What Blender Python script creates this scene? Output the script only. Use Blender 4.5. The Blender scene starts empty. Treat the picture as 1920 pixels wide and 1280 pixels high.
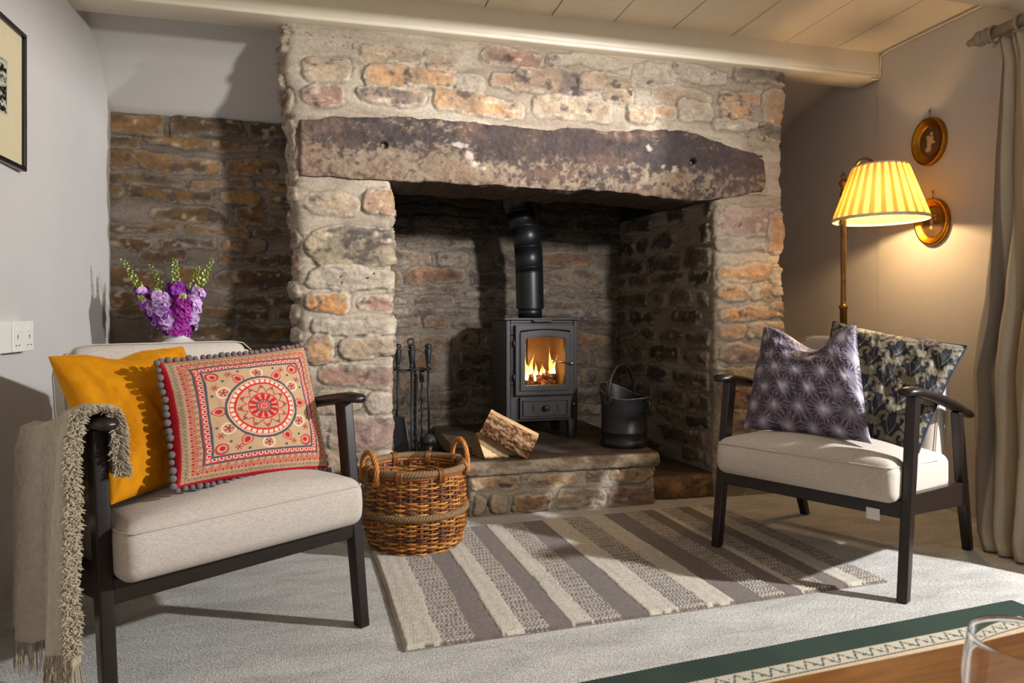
import bpy, math, random
import numpy as np
from mathutils import Vector, Matrix

random.seed(7)
sc = bpy.context.scene
COL = sc.collection
PI = math.pi
R = math.radians

# ------------------------------------------------------------------ camera, world, lights, exposure
YAW = R(14.5)
cam_d = bpy.data.cameras.new('camera')
cam = bpy.data.objects.new('camera', cam_d); COL.objects.link(cam)
cam_d.sensor_width = 36.0; cam_d.lens = 24.0
cam_d.shift_y = -45/1920
cam_d.clip_start = 0.02
cam.location = (0, 0, .86)
cam.rotation_euler = (R(90), 0, -YAW)
cam_d.dof.use_dof = True
cam_d.dof.focus_distance = 2.7
cam_d.dof.aperture_fstop = 9.0
sc.camera = cam

sc.view_settings.view_transform = 'Standard'
sc.view_settings.look = 'None'
sc.view_settings.gamma = 1.0
sc.view_settings.use_curve_mapping = False
sc.view_settings.exposure = -0.08
sc.cycles.use_denoising = True
sc.cycles.max_bounces = 12
sc.cycles.transmission_bounces = 12
sc.cycles.sample_clamp_indirect = 4.0

w = bpy.data.worlds.new('world'); sc.world = w; w.use_nodes = True
w.node_tree.nodes['Background'].inputs[0].default_value = (.80, .86, 1.0, 1)
w.node_tree.nodes['Background'].inputs[1].default_value = .055

def light(name, kind, loc, power, color, size=.1, aim=None, **kw):
    d = bpy.data.lights.new(name, kind); d.energy = power; d.color = color
    if kind == 'AREA':
        d.shape = 'RECTANGLE'; d.size = size; d.size_y = kw.get('size_y', size)
        if 'spread' in kw: d.spread = R(kw['spread'])
    else:
        d.shadow_soft_size = size
    if kind == 'SPOT':
        d.spot_size = R(kw.get('cone', 100)); d.spot_blend = .3
    o = bpy.data.objects.new(name, d); COL.objects.link(o); o.location = loc
    if aim is not None:
        o.rotation_euler = (Vector(aim)-Vector(loc)).to_track_quat('-Z', 'Y').to_euler()
    return o
# hard key: unseen strobe-like spot just outside the right wall's window
light('window_key_light', 'SPOT', (3.6, .50, 1.88), 800, (.98, .985, 1.0), .045, aim=(1.2, 1.9, .5), cone=120)
# soft sky light of the same window, and of the window on the camera side of the room
light('window_skylight', 'AREA', (2.60, 1.0, 1.25), 5, (.86, .92, 1.0), 1.3, aim=(-1, 2.2, .8), size_y=1.2)
light('rear_window_light', 'AREA', (2.35, -1.15, 1.95), 20, (1.0, .975, .95), .24, aim=(.5, 3.4, 1.62), spread=48)
light('rear_room_fill', 'AREA', (-.2, -1.3, 1.6), 8, (.92, .95, 1.0), 1.6, aim=(.3, 3, 1.0))  # added broad fill from behind the camera

# ------------------------------------------------------------------ helpers
def lin(h):
    h = h.lstrip('#'); c = [int(h[i:i+2], 16)/255 for i in (0, 2, 4)]
    return np.array([x/12.92 if x <= .04045 else ((x+.055)/1.055)**2.4 for x in c])
def L4(h): return tuple(lin(h))+(1,)

_lat = {}
def vnoise(x, y, seed=0):
    if seed not in _lat: _lat[seed] = np.random.RandomState(seed+11).rand(256, 256)
    t = _lat[seed]
    xi = np.floor(x).astype(int); yi = np.floor(y).astype(int)
    fx = x-xi; fy = y-yi
    fx = fx*fx*(3-2*fx); fy = fy*fy*(3-2*fy)
    a = t[xi & 255, yi & 255]; b = t[(xi+1) & 255, yi & 255]
    c = t[xi & 255, (yi+1) & 255]; d = t[(xi+1) & 255, (yi+1) & 255]
    return (a*(1-fx)+b*fx)*(1-fy)+(c*(1-fx)+d*fx)*fy
def fbm(x, y, seed=0, octv=4, gain=.5):
    x = np.asarray(x, float); y = np.asarray(y, float)
    s = 0; a = 1; n = 0
    for o in range(octv):
        s = s+a*vnoise(x*2**o+o*17.3, y*2**o+o*9.1, seed+o); n += a; a *= gain
    return s/n
def sstep(a, b, x):
    t = np.clip((x-a)/(b-a), 0, 1); return t*t*(3-2*t)
def mix(a, b, t):
    t = np.asarray(t)[..., None]
    return a*(1-t)+b*t

def mesh(name, verts, faces, mat=None, parent=None, smooth=True, col=None, uv=None):
    me = bpy.data.meshes.new(name)
    verts = np.asarray(verts, float).reshape(-1, 3)
    if isinstance(faces, np.ndarray):
        n = len(faces); k = faces.shape[1]
        me.vertices.add(len(verts)); me.vertices.foreach_set('co', verts.ravel())
        me.loops.add(n*k); me.loops.foreach_set('vertex_index', faces.ravel().astype(np.int32))
        me.polygons.add(n); me.polygons.foreach_set('loop_start', np.arange(0, n*k, k, dtype=np.int32))
        try: me.polygons.foreach_set('loop_total', np.full(n, k, dtype=np.int32))
        except Exception: pass
        me.update(calc_edges=True); me.validate()
    else:
        me.from_pydata([tuple(v) for v in verts], [], [tuple(f) for f in faces]); me.update()
    if smooth: me.polygons.foreach_set('use_smooth', [True]*len(me.polygons))
    if col is not None:
        ca = me.color_attributes.new('Col', 'FLOAT_COLOR', 'POINT')
        c = np.ones((len(verts), 4)); c[:, :3] = np.clip(np.asarray(col).reshape(-1, 3), 0, 1)
        ca.data.foreach_set('color', c.ravel())
    if uv is not None:
        ul = me.uv_layers.new(name='UVMap')
        li = np.zeros(len(me.loops), dtype=np.int32); me.loops.foreach_get('vertex_index', li)
        ul.data.foreach_set('uv', np.asarray(uv).reshape(-1, 2)[li].ravel())
    if mat is not None: me.materials.append(mat)
    o = bpy.data.objects.new(name, me); COL.objects.link(o)
    if parent is not None: o.parent = parent
    return o

def gridf(nu, nv, wu=False, wv=False, off=0):
    iu = np.arange(nu if wu else nu-1); iv = np.arange(nv if wv else nv-1)
    A, B = np.meshgrid(iu, iv, indexing='ij'); A = A.ravel(); B = B.ravel()
    A2 = (A+1) % nu; B2 = (B+1) % nv
    return np.stack([A*nv+B, A2*nv+B, A2*nv+B2, A*nv+B2], 1)+off

def grid(name, P, mat, parent=None, col=None, wu=False, wv=False, flip=False, uv=None, smooth=True):
    nu, nv = P.shape[:2]
    f = gridf(nu, nv, wu, wv)
    if flip: f = f[:, ::-1].copy()
    return mesh(name, P, f, mat, parent, smooth, col, uv)

class MB:
    """collects shapes, links them as one mesh object"""
    def __init__(s): s.v = []; s.f = []; s.c = []; s.n = 0
    def add(s, v, f, col=None):
        v = np.asarray(v, float).reshape(-1, 3)
        s.v.append(v); s.f += [tuple(int(i)+s.n for i in q) for q in f]; s.n += len(v)
        c = np.ones((len(v), 3))*.5 if col is None else np.broadcast_to(np.asarray(col, float), (len(v), 3))
        s.c.append(c); return s
    def box(s, a, b, M=None, col=None):
        x0, y0, z0 = a; x1, y1, z1 = b
        v = np.array([(x0,y0,z0),(x1,y0,z0),(x1,y1,z0),(x0,y1,z0),(x0,y0,z1),(x1,y0,z1),(x1,y1,z1),(x0,y1,z1)], float)
        if M is not None: v = np.array([tuple(M @ Vector(p)) for p in v])
        return s.add(v, [(0,3,2,1),(4,5,6,7),(0,1,5,4),(1,2,6,5),(2,3,7,6),(3,0,4,7)], col)
    def hexa(s, bot, top, col=None):
        return s.add(list(bot)+list(top), [(3,2,1,0),(4,5,6,7),(0,1,5,4),(1,2,6,5),(2,3,7,6),(3,0,4,7)], col)
    def tube(s, pts, r, n=10, caps=True, closed=False, flat=1.0, up=None, col=None):
        pts = [Vector(p) for p in pts]; m = len(pts)
        rr = r if hasattr(r, '__len__') else [r]*m
        tang = []
        for i in range(m):
            a = pts[(i-1) % m] if closed or i > 0 else pts[i]
            b = pts[(i+1) % m] if closed or i < m-1 else pts[i]
            t = (b-a); tang.append(t.normalized() if t.length > 1e-9 else Vector((0, 0, 1)))
        ref = Vector(up) if up is not None else (Vector((0, 0, 1)) if abs(tang[0].z) < .9 else Vector((1, 0, 0)))
        nrm = (ref-tang[0]*ref.dot(tang[0])).normalized()
        V = []
        for i in range(m):
            if up is not None: nrm = Vector(up)
            nrm = nrm-tang[i]*nrm.dot(tang[i])
            nrm = nrm.normalized() if nrm.length > 1e-6 else tang[i].orthogonal().normalized()
            bi = tang[i].cross(nrm)
            for k in range(n):
                a = 2*PI*k/n
                V.append(pts[i]+nrm*math.cos(a)*rr[i]*flat+bi*math.sin(a)*rr[i])
        F = []
        for i in range(m if closed else m-1):
            j = (i+1) % m
            for k in range(n):
                k2 = (k+1) % n; F.append((i*n+k, i*n+k2, j*n+k2, j*n+k))
        if caps and not closed:
            F.append(tuple(reversed(range(n)))); F.append(tuple((m-1)*n+k for k in range(n)))
        return s.add([tuple(v) for v in V], F, col)
    def lathe(s, prof, c=(0, 0, 0), n=32, sx=1, sy=1, M=None, col=None, caps=True):
        V = []; m = len(prof)
        for (r, z) in prof:
            for k in range(n):
                a = 2*PI*k/n; p = Vector((math.cos(a)*r*sx, math.sin(a)*r*sy, z))
                if M is not None: p = M @ p
                V.append((p.x+c[0], p.y+c[1], p.z+c[2]))
        F = [(i*n+k, i*n+(k+1) % n, (i+1)*n+(k+1) % n, (i+1)*n+k) for i in range(m-1) for k in range(n)]
        if caps: F.append(tuple(reversed(range(n)))); F.append(tuple((m-1)*n+k for k in range(n)))
        return s.add(V, F, col)
    def ball(s, c, r, n=12, col=None, sc_=(1, 1, 1)):
        pr = [(max(1e-4, math.sin(PI*i/(n//2)))*r, -math.cos(PI*i/(n//2))*r*sc_[2]) for i in range(n//2+1)]
        return s.lathe(pr, c, n, sc_[0], sc_[1], col=col)
    def build(s, name, mat, parent=None, smooth=False, bevel=0, usecol=False, seg=2, angle=None):
        V = np.concatenate(s.v); 
        o = mesh(name, V, s.f, mat, parent, smooth, col=np.concatenate(s.c) if usecol else None)
        if bevel:
            b = o.modifiers.new('bevel', 'BEVEL'); b.width = bevel; b.segments = seg; b.limit_method = 'ANGLE'; b.angle_limit = R(35)
            o.data.polygons.foreach_set('use_smooth', [True]*len(o.data.polygons))
            wn = o.modifiers.new('wn', 'WEIGHTED_NORMAL'); wn.keep_sharp = False
        return o

def tag(o, label=None, cat=None, group=None, kind=None):
    if label: o['label'] = label
    if cat: o['category'] = cat
    if group: o['group'] = group
    if kind: o['kind'] = kind
    return o
def empty(name, loc=(0, 0, 0), rz=0, **kw):
    o = bpy.data.objects.new(name, None); COL.objects.link(o); o.location = loc; o.rotation_euler = (0, 0, rz)
    o.empty_display_size = .05
    return tag(o, **kw)

def rbox(sx, sy, sz, r, n=28, fn=None):
    """rounded box, centred; returns verts, faces (each side its own grid)"""
    h = np.array([sx/2, sy/2, sz/2]); V = []; F = []; off = 0
    for ax in range(3):
        for sg in (-1, 1):
            a = np.linspace(-1, 1, n)
            a = np.sign(a)*(1-(1-np.abs(a))**1.35)
            A, B = np.meshgrid(a, a, indexing='ij')
            P = np.zeros((n, n, 3)); i, j = (ax+1) % 3, (ax+2) % 3
            P[..., ax] = sg; P[..., i] = A; P[..., j] = B
            Q = P*h; inner = np.clip(Q, -(h-r), h-r); d = Q-inner
            l = np.linalg.norm(d, axis=2, keepdims=True); Q = inner+d/np.maximum(l, 1e-9)*r
            if fn is not None: Q = fn(Q)
            V.append(Q.reshape(-1, 3)); f = gridf(n, n, off=off)
            if sg < 0: f = f[:, ::-1]
            F.append(f); off += n*n
    return np.concatenate(V), np.concatenate(F)
def rbox_obj(name, dims, r, mat, parent, M=None, n=28, fn=None):
    V, F = rbox(*dims, r, n, fn)
    if M is not None:
        A = np.array(M); V = V @ A[:3, :3].T+A[:3, 3]
    o = mesh(name, V, F.copy(), mat, parent, True)
    wl = o.modifiers.new('weld', 'WELD'); wl.merge_threshold = .0003
    return o

# ------------------------------------------------------------------ materials
class NT:
    def __init__(s, name, rough=.6, spec=.5, metal=0.0):
        s.m = bpy.data.materials.new(name); s.m.use_nodes = True
        s.t = s.m.node_tree; s.b = s.t.nodes['Principled BSDF']
        s.b.inputs['Roughness'].default_value = rough
        s.b.inputs['Specular IOR Level'].default_value = spec
        s.b.inputs['Metallic'].default_value = metal
    def n(s, typ, **kw):
        nd = s.t.nodes.new(typ)
        for k, v in kw.items():
            if hasattr(nd, k): setattr(nd, k, v)
            else: nd.inputs[k.replace('_', ' ')].default_value = v
        return nd
    def l(s, a, b): s.t.links.new(a, b)
    def coord(s, scale=(1, 1, 1), kind='Object', rot=(0, 0, 0)):
        tc = s.n('ShaderNodeTexCoord'); mp = s.n('ShaderNodeMapping')
        mp.inputs['Scale'].default_value = scale; mp.inputs['Rotation'].default_value = rot
        s.l(tc.outputs[kind], mp.inputs[0]); return mp.outputs[0]
    def noise(s, scale, vec, detail=4, rough=.6, dist=0):
        nd = s.n('ShaderNodeTexNoise'); nd.inputs['Scale'].default_value = scale; nd.inputs['Detail'].default_value = detail
        nd.inputs['Roughness'].default_value = rough; nd.inputs['Distortion'].default_value = dist
        s.l(vec, nd.inputs['Vector']); return nd.outputs['Fac']
    def ramp(s, fac, stops):
        r = s.n('ShaderNodeValToRGB'); e = r.color_ramp.elements
        while len(e) < len(stops): e.new(.5)
        for i, (p, c) in enumerate(stops): e[i].position = p; e[i].color = c if len(c) == 4 else tuple(c)+(1,)
        s.l(fac, r.inputs[0]); return r.outputs[0]
    def math(s, op, a, b=None):
        nd = s.n('ShaderNodeMath', operation=op)
        for i, x in enumerate((a, b)):
            if x is None: continue
            if isinstance(x, (int, float)): nd.inputs[i].default_value = x
            else: s.l(x, nd.inputs[i])
        return nd.outputs[0]
    def mixc(s, fac, a, b, mode='MIX'):
        nd = s.n('ShaderNodeMix', data_type='RGBA', blend_type=mode)
        for sock, x in ((nd.inputs[0], fac), (nd.inputs[6], a), (nd.inputs[7], b)):
            if isinstance(x, (int, float)): sock.default_value = x
            elif isinstance(x, tuple): sock.default_value = x
            else: s.l(x, sock)
        return nd.outputs[2]
    def bump(s, h, strength=.3, dist=.002):
        b = s.n('ShaderNodeBump'); b.inputs['Strength'].default_value = strength; b.inputs['Distance'].default_value = dist
        s.l(h, b.inputs['Height']); s.l(b.outputs[0], s.b.inputs['Normal']); return b
    def base(s, x):
        if isinstance(x, tuple): s.b.inputs['Base Color'].default_value = x
        else: s.l(x, s.b.inputs['Base Color'])
    def attr(s, name='Col'):
        a = s.n('ShaderNodeAttribute', attribute_name=name); return a.outputs['Color']

def m_plain(name, h, rough=.5, spec=.5, metal=0, var=.12, scale=30, bump=.1, bd=.001):
    k = NT(name, rough, spec, metal); v = k.coord()
    f = k.noise(scale, v, 5)
    c = lin(h)
    k.base(k.ramp(f, [(.25, tuple(c*(1-var))), (.75, tuple(np.clip(c*(1+var), 0, 1)))]))
    k.bump(f, bump, bd); return k.m

def m_plaster(name, h):
    k = NT(name, .75, .25); v = k.coord()
    f = k.noise(1.6, v, 5, .6); g = k.noise(90, v, 4)
    c = lin(h)
    k.base(k.ramp(f, [(.3, tuple(c*.95)), (.7, tuple(c*1.02))]))
    hh = k.math('ADD', k.math('MULTIPLY', k.noise(5, v, 4), 6), g)
    k.bump(hh, .25, .0018); return k.m
def m_stone(name, fine=.30, rough=.9, bumpd=.004):
    k = NT(name, rough, .25); v = k.coord()
    c = k.attr()
    f = k.noise(70, v, 6, .7); g = k.noise(260, v, 4, .6)
    mul = k.ramp(f, [(.25, (1-fine,)*3), (.5, (1.0,)*3), (.78, (1+fine*.7,)*3)])
    c2 = k.mixc(1.0, c, mul, 'MULTIPLY')
    sp = k.ramp(k.noise(34, v, 6, .75), [(.62, (0, 0, 0)), (.74, (1, 1, 1))])
    c3 = k.mixc(k.math('MULTIPLY', sp, .14), c2, L4('#b9a58c'))
    k.base(c3)
    hh = k.math('ADD', k.math('MULTIPLY', f, 2.0), k.math('MULTIPLY', g, .7))
    k.bump(hh, .6, bumpd); return k.m
def m_attr(name, rough=.8, spec=.2, bscale=900, bstr=.3, bd=.0006, sheen=0):
    k = NT(name, rough, spec); v = k.coord(); c = k.attr()
    f = k.noise(bscale, v, 3)
    k.base(k.mixc(1.0, c, k.ramp(f, [(.3, (.86,)*3), (.7, (1.08,)*3)]), 'MULTIPLY'))
    k.bump(f, bstr, bd)
    k.b.inputs['Sheen Weight'].default_value = sheen
    return k.m
def m_linen(name, h1, h2):
    k = NT(name, .9, .15)
    fs = []
    for sc_ in ((1300, 260, 260), (260, 260, 1300), (260, 1300, 260), (90, 90, 700)):
        fs.append(k.noise(1.0, k.coord(sc_), 2, .5))
    s1 = k.math('MULTIPLY', k.math('ADD', k.math('ADD', fs[0], fs[1]), k.math('ADD', fs[2], fs[3])), .25)
    k.base(k.ramp(s1, [(.38, L4(h1)), (.62, L4(h2))]))
    k.bump(s1, .5, .0012); k.b.inputs['Sheen Weight'].default_value = .15
    return k.m
def m_carpet():
    k = NT('carpet_pile', 1.0, .05); v = k.coord()
    f = k.noise(190, v, 3, .6); g = k.noise(75, k.coord((1, 2.2, 1), rot=(0, 0, .5)), 4, .65, .4)
    sweep = k.noise(4.5, k.coord((1, 3.2, 1), rot=(0, 0, .9)), 5, .6, .5)
    tone = k.math('ADD', k.math('MULTIPLY', f, .45), k.math('ADD', k.math('MULTIPLY', g, .45), k.math('MULTIPLY', sweep, .42)))
    k.base(k.ramp(tone, [(.44, L4('#77746f')), (.62, L4('#b0aca5')), (.80, L4('#d6d2ca'))]))
    k.bump(k.math('ADD', f, g), .9, .006); k.b.inputs['Sheen Weight'].default_value = .3
    return k.m
def m_wood(name, dark, light_, scale=8, stretch=(1, 12, 12), rough=.4, spec=.5, bump=.15):
    k = NT(name, rough, spec); v = k.coord(stretch)
    f = k.noise(scale, v, 6, .6, 1.2)
    k.base(k.ramp(f, [(.3, L4(dark)), (.7, L4(light_))])); k.bump(f, bump, .001); return k.m

M = {}
M['wall'] = m_plaster('white_plaster', '#c4c0bc')
M['paint'] = m_plain('cream_gloss_paint', '#e6dcc6', .32, .5, var=.05, scale=6, bump=.25, bd=.002)
M['plank'] = m_plain('cream_plank_paint', '#eaddc4', .42, .4, var=.07, scale=5, bump=.2, bd=.002)
M['stone'] = m_stone('rubble_stone')
M['slab'] = m_stone('hearth_flagstone', .4, .62, .003)
M['sooty'] = m_stone('sooty_stone', .5)
M['carpet'] = m_carpet()
M['espresso'] = m_wood('espresso_wood', '#17100e', '#241915', 6, rough=.34, spec=.45, bump=.05)
M['linen'] = m_linen('oatmeal_linen', '#a3968a', '#c9c0b4')
M['piping'] = m_plain('linen_piping', '#bdb2a4', .9, .1)
M['iron'] = m_plain('black_iron', '#1b1b1d', .5, .5, .3, var=.3, scale=60, bump=.3)
M['stove'] = m_plain('stove_black', '#2b2a2b', .55, .45, .1, var=.12, scale=120, bump=.2)
M['flue'] = m_plain('flue_enamel', '#17181b', .38, .5, .2, var=.1, scale=40, bump=.05)
M['bucket'] = m_plain('bucket_enamel', '#1c1e21', .42, .5, .1, var=.2, scale=60, bump=.15)
M['brass'] = m_plain('aged_brass', '#8a6a3a', .3, .5, 1.0, var=.25, scale=30)
M['gilt'] = m_plain('gilt_brass', '#a8741f', .33, .5, 1.0, var=.3, scale=40)
M['ceramic'] = m_plain('white_glaze', '#cfc9c4', .15, .6, var=.03, scale=8, bump=.05)
M['plastic'] = m_plain('white_plastic', '#e3e0d6', .35, .5, var=.02)
M['black_frame'] = m_plain('black_lacquer', '#131012', .3, .5)
M['print'] = m_attr('printed_fabric', .85, .15, 700, .25, .0006)
M['satin'] = m_attr('satin_fabric', .48, .3, 500, .2, .0006, .08)
M['rug'] = m_attr('rug_wool', .97, .05, 420, .7, .004, .2)
M['flat'] = m_attr('paper_print', .7, .2, 300, .05)
M['petal'] = m_attr('flower_petals', .6, .2, 200, .1)
M['throw'] = m_attr('woven_throw', .95, .05, 600, .8, .003, .3)
M['wicker'] = m_attr('wicker_cane', .42, .45, 120, .35, .001)
M['rope'] = m_plain('hemp_rope', '#80664a', .9, .1, var=.35, scale=140, bump=.8, bd=.002)
M['bark'] = m_attr('log_wood', .9, .1, 160, .7, .003)
def velvet():
    k = NT('mustard_velvet', .85, .1); v = k.coord()
    f = k.noise(7, v, 4, .6, .6)
    k.base(k.ramp(f, [(.3, L4('#b8720a')), (.7, L4('#d38c10'))])); k.bump(k.noise(600, v, 2), .2, .0006)
    k.b.inputs['Sheen Weight'].default_value = .5; k.b.inputs['Sheen Tint'].default_value = L4('#ffc247')
    k.b.inputs['Sheen Roughness'].default_value = .35
    return k.m
M['velvet'] = velvet()
def oak():
    k = NT('oak_table_top', .33, .5)
    v = k.coord((2.2, 30, 30), rot=(0, 0, .03))
    f = k.noise(1.6, v, 6, .65, 1.5)
    k.base(k.ramp(f, [(.25, L4('#4d2b10')), (.55, L4('#7d4c1a')), (.8, L4('#986226'))])); k.bump(f, .08, .001)
    return k.m
M['oak'] = oak()
def glass(name, ior=1.45, rough=0.0, tint=(1, 1, 1, 1)):
    k = NT(name, rough, .5); k.b.inputs['Transmission Weight'].default_value = 1; k.b.inputs['IOR'].default_value = ior
    k.base(tint); return k.m
M['glass'] = glass('clear_glass')
def pane():
    m = bpy.data.materials.new('stove_glass'); m.use_nodes = True; t = m.node_tree; t.nodes.remove(t.nodes['Principled BSDF'])
    tr = t.nodes.new('ShaderNodeBsdfTransparent'); gl = t.nodes.new('ShaderNodeBsdfGlossy'); mx = t.nodes.new('ShaderNodeMixShader')
    gl.inputs['Roughness'].default_value = .05; tr.inputs[0].default_value = (.95, .93, .9, 1); mx.inputs[0].default_value = .05
    t.links.new(tr.outputs[0], mx.inputs[1]); t.links.new(gl.outputs[0], mx.inputs[2]); t.links.new(mx.outputs[0], t.nodes['Material Output'].inputs[0])
    return m
M['pane'] = pane()
def shade_mat():
    m = bpy.data.materials.new('pleated_shade'); m.use_nodes = True; t = m.node_tree; t.nodes.remove(t.nodes['Principled BSDF'])
    at = t.nodes.new('ShaderNodeAttribute'); at.attribute_name = 'Col'
    d = t.nodes.new('ShaderNodeBsdfDiffuse'); d.inputs[0].default_value = L4('#e9dcbc')
    tl = t.nodes.new('ShaderNodeBsdfTranslucent'); mx = t.nodes.new('ShaderNodeMixShader'); mx.inputs[0].default_value = .62
    t.links.new(at.outputs['Color'], tl.inputs[0])
    t.links.new(d.outputs[0], mx.inputs[1]); t.links.new(tl.outputs[0], mx.inputs[2]); t.links.new(mx.outputs[0], t.nodes['Material Output'].inputs[0])
    return m
M['shade'] = shade_mat()
def curtain_mat():
    m = bpy.data.materials.new('curtain_cotton'); m.use_nodes = True; t = m.node_tree; b = t.nodes['Principled BSDF']
    at = t.nodes.new('ShaderNodeAttribute'); at.attribute_name = 'Col'
    t.links.new(at.outputs['Color'], b.inputs['Base Color']); b.inputs['Roughness'].default_value = .85; b.inputs['Specular IOR Level'].default_value = .15
    tl = t.nodes.new('ShaderNodeBsdfTranslucent'); mx = t.nodes.new('ShaderNodeMixShader'); mx.inputs[0].default_value = .3
    t.links.new(at.outputs['Color'], tl.inputs[0]); t.links.new(b.outputs[0], mx.inputs[1]); t.links.new(tl.outputs[0], mx.inputs[2])
    t.links.new(mx.outputs[0], t.nodes['Material Output'].inputs[0]); return m
M['curtain'] = curtain_mat()
def emis(name, stops, strength, gen=True):
    k = NT(name); v = k.coord(kind='Generated'); sx = k.n('ShaderNodeSeparateXYZ'); k.l(v, sx.inputs[0])
    c = k.ramp(sx.outputs[2], stops); k.base((0, 0, 0, 1)); k.l(c, k.b.inputs['Emission Color']); k.b.inputs['Emission Strength'].default_value = strength
    return k.m
M['flame'] = emis('flame', [(0, (1, .62, .18)), (.45, (1, .45, .07)), (1, (1, .22, .02))], 5.0)
M['flame_core'] = emis('flame_core', [(0, (1, .85, .45)), (.6, (1, .68, .2)), (1, (1, .5, .08))], 9.0)
M['bulb'] = emis('bulb_glow', [(0, (1, .75, .38)), (1, (1, .75, .38))], 14.0)

# ------------------------------------------------------------------ rubble stonework
# (x0, z0, x1, z1, kind) of each stone seen on the front of the chimney breast, metres
FRONT_STONES = [(-0.145,1.832,-0.019,1.924,'t'),(0.041,1.93,0.291,1.992,'t'),(0.056,1.833,0.427,1.934,'o'),(0.304,1.908,0.432,1.996,'t'),(-0.16,1.731,-0.036,1.803,'r'),(0.019,1.759,0.3,1.826,'d'),(0.427,1.832,0.562,1.917,'m'),(0.557,1.958,0.831,2.04,'r'),(0.585,1.873,0.719,1.933,'o'),(0.354,1.745,0.719,1.826,'o'),(0.692,1.851,1.107,1.97,'d'),(1.0,1.884,1.245,1.976,'t'),(0.789,1.754,1.159,1.847,'t'),(1.115,1.845,1.258,1.909,'t'),(1.227,1.756,1.364,1.854,'t'),(1.263,1.944,1.472,2.037,'m'),(1.364,1.862,1.672,1.934,'t'),(1.378,1.798,1.486,1.85,'o'),(1.513,1.797,1.672,1.883,'m'),(1.717,1.896,1.924,1.942,'o'),(1.731,1.825,1.88,1.889,'o'),(1.909,1.955,1.939,1.973,'m'),(1.953,1.789,2.144,1.984,'o'),(1.924,1.725,2.126,1.792,'g'),(1.794,2.006,2.156,2.078,'g'),(1.472,1.966,1.737,2.044,'m'),(0.85,2.002,1.232,2.05,'m'),(1.68,1.766,1.909,1.812,'m'),(-0.162,1.276,0.028,1.374,'t'),(0.056,1.29,0.224,1.395,'o'),(-0.162,1.065,0.237,1.235,'D'),(-0.153,0.97,0.237,1.061,'m'),(-0.16,0.875,-0.015,0.954,'O'),(0.024,0.876,0.206,0.949,'r'),(-0.158,0.787,0.228,0.849,'m'),(-0.16,0.675,-0.057,0.784,'o'),(-0.023,0.698,0.215,0.773,'t'),(-0.124,0.566,0.219,0.668,'r'),(-0.135,0.465,0.045,0.555,'t'),(0.067,0.459,0.215,0.541,'m'),(-0.061,0.317,0.215,0.45,'p'),(-0.145,0.192,0.024,0.313,'t'),(0.045,0.181,0.215,0.292,'m'),(-0.135,0.055,0.197,0.169,'r'),(1.771,1.26,2.132,1.4,'p'),(1.765,1.182,2.036,1.243,'m'),(2.048,1.181,2.144,1.369,'o'),(1.774,1.049,2.132,1.113,'o'),(1.779,0.945,1.918,1.016,'o'),(1.936,0.951,2.0,1.028,'m'),(2.006,0.946,2.138,1.019,'o'),(1.774,0.85,2.144,0.907,'O'),(1.779,0.765,1.901,0.819,'o'),(1.912,0.759,2.15,0.826,'t'),(1.779,0.646,2.042,0.729,'r'),(2.06,0.638,2.15,0.716,'t'),(1.779,0.549,2.012,0.626,'m'),(1.779,0.435,2.042,0.533,'r'),(1.774,0.308,1.983,0.416,'t'),(2.012,0.351,2.15,0.482,'p'),(1.774,0.178,2.042,0.286,'r'),(1.779,0.065,1.924,0.16,'t'),(1.953,0.066,2.15,0.275,'t')]
FRONT_STONES = [(a-.010, b-.006, c+.010, d+.006, k) for a, b, c, d, k in FRONT_STONES]
PAL = {  # stone colours: main, second, dark patch amount
 't': ('#a8927a', '#978672', .2), 'o': ('#b08c68', '#9a7f66', .2), 'O': ('#b88350', '#a38664', .16),
 'd': ('#74675f', '#98826e', .45), 'D': ('#857965', '#a5957b', .5), 'r': ('#967565', '#857062', .3),
 'm': ('#a99c8a', '#9f9282', .05), 'p': ('#a38c7e', '#957d71', .18), 'g': ('#7d705f', '#70655a', .3),
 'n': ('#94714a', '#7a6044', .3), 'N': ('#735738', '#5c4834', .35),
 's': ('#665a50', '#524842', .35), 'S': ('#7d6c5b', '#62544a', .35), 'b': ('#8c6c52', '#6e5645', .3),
 'q': ('#8c8074', '#74685d', .25)}
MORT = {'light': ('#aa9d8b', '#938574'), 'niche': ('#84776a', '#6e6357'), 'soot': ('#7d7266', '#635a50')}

def courses(u0, u1, z0, z1, kinds, seed, h=(.055, .11), ln=(.12, .42), skip=None):
    rs = random.Random(seed); out = []; z = z0
    while z < z1-.02:
        hh = rs.uniform(*h); u = u0-rs.uniform(0, .15)
        while u < u1:
            l = rs.uniform(*ln); g = rs.uniform(.012, .035)
            if rs.random() < .14: u += l*.5; continue
            a, b = u+g/2, min(u+l-g/2, u1-.01)
            if b-a < .03: break
            dz = rs.uniform(-.008, .008)
            t = z+hh*rs.uniform(.78, .93)
            if not skip or not any(a < s[2]-.01 and b > s[0]+.01 and z < s[3]-.01 and t > s[1]+.01 for s in skip):
                out.append((a, z+dz, b, t+dz, rs.choice(kinds)))
            u += l
        z += hh
    return out

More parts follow.
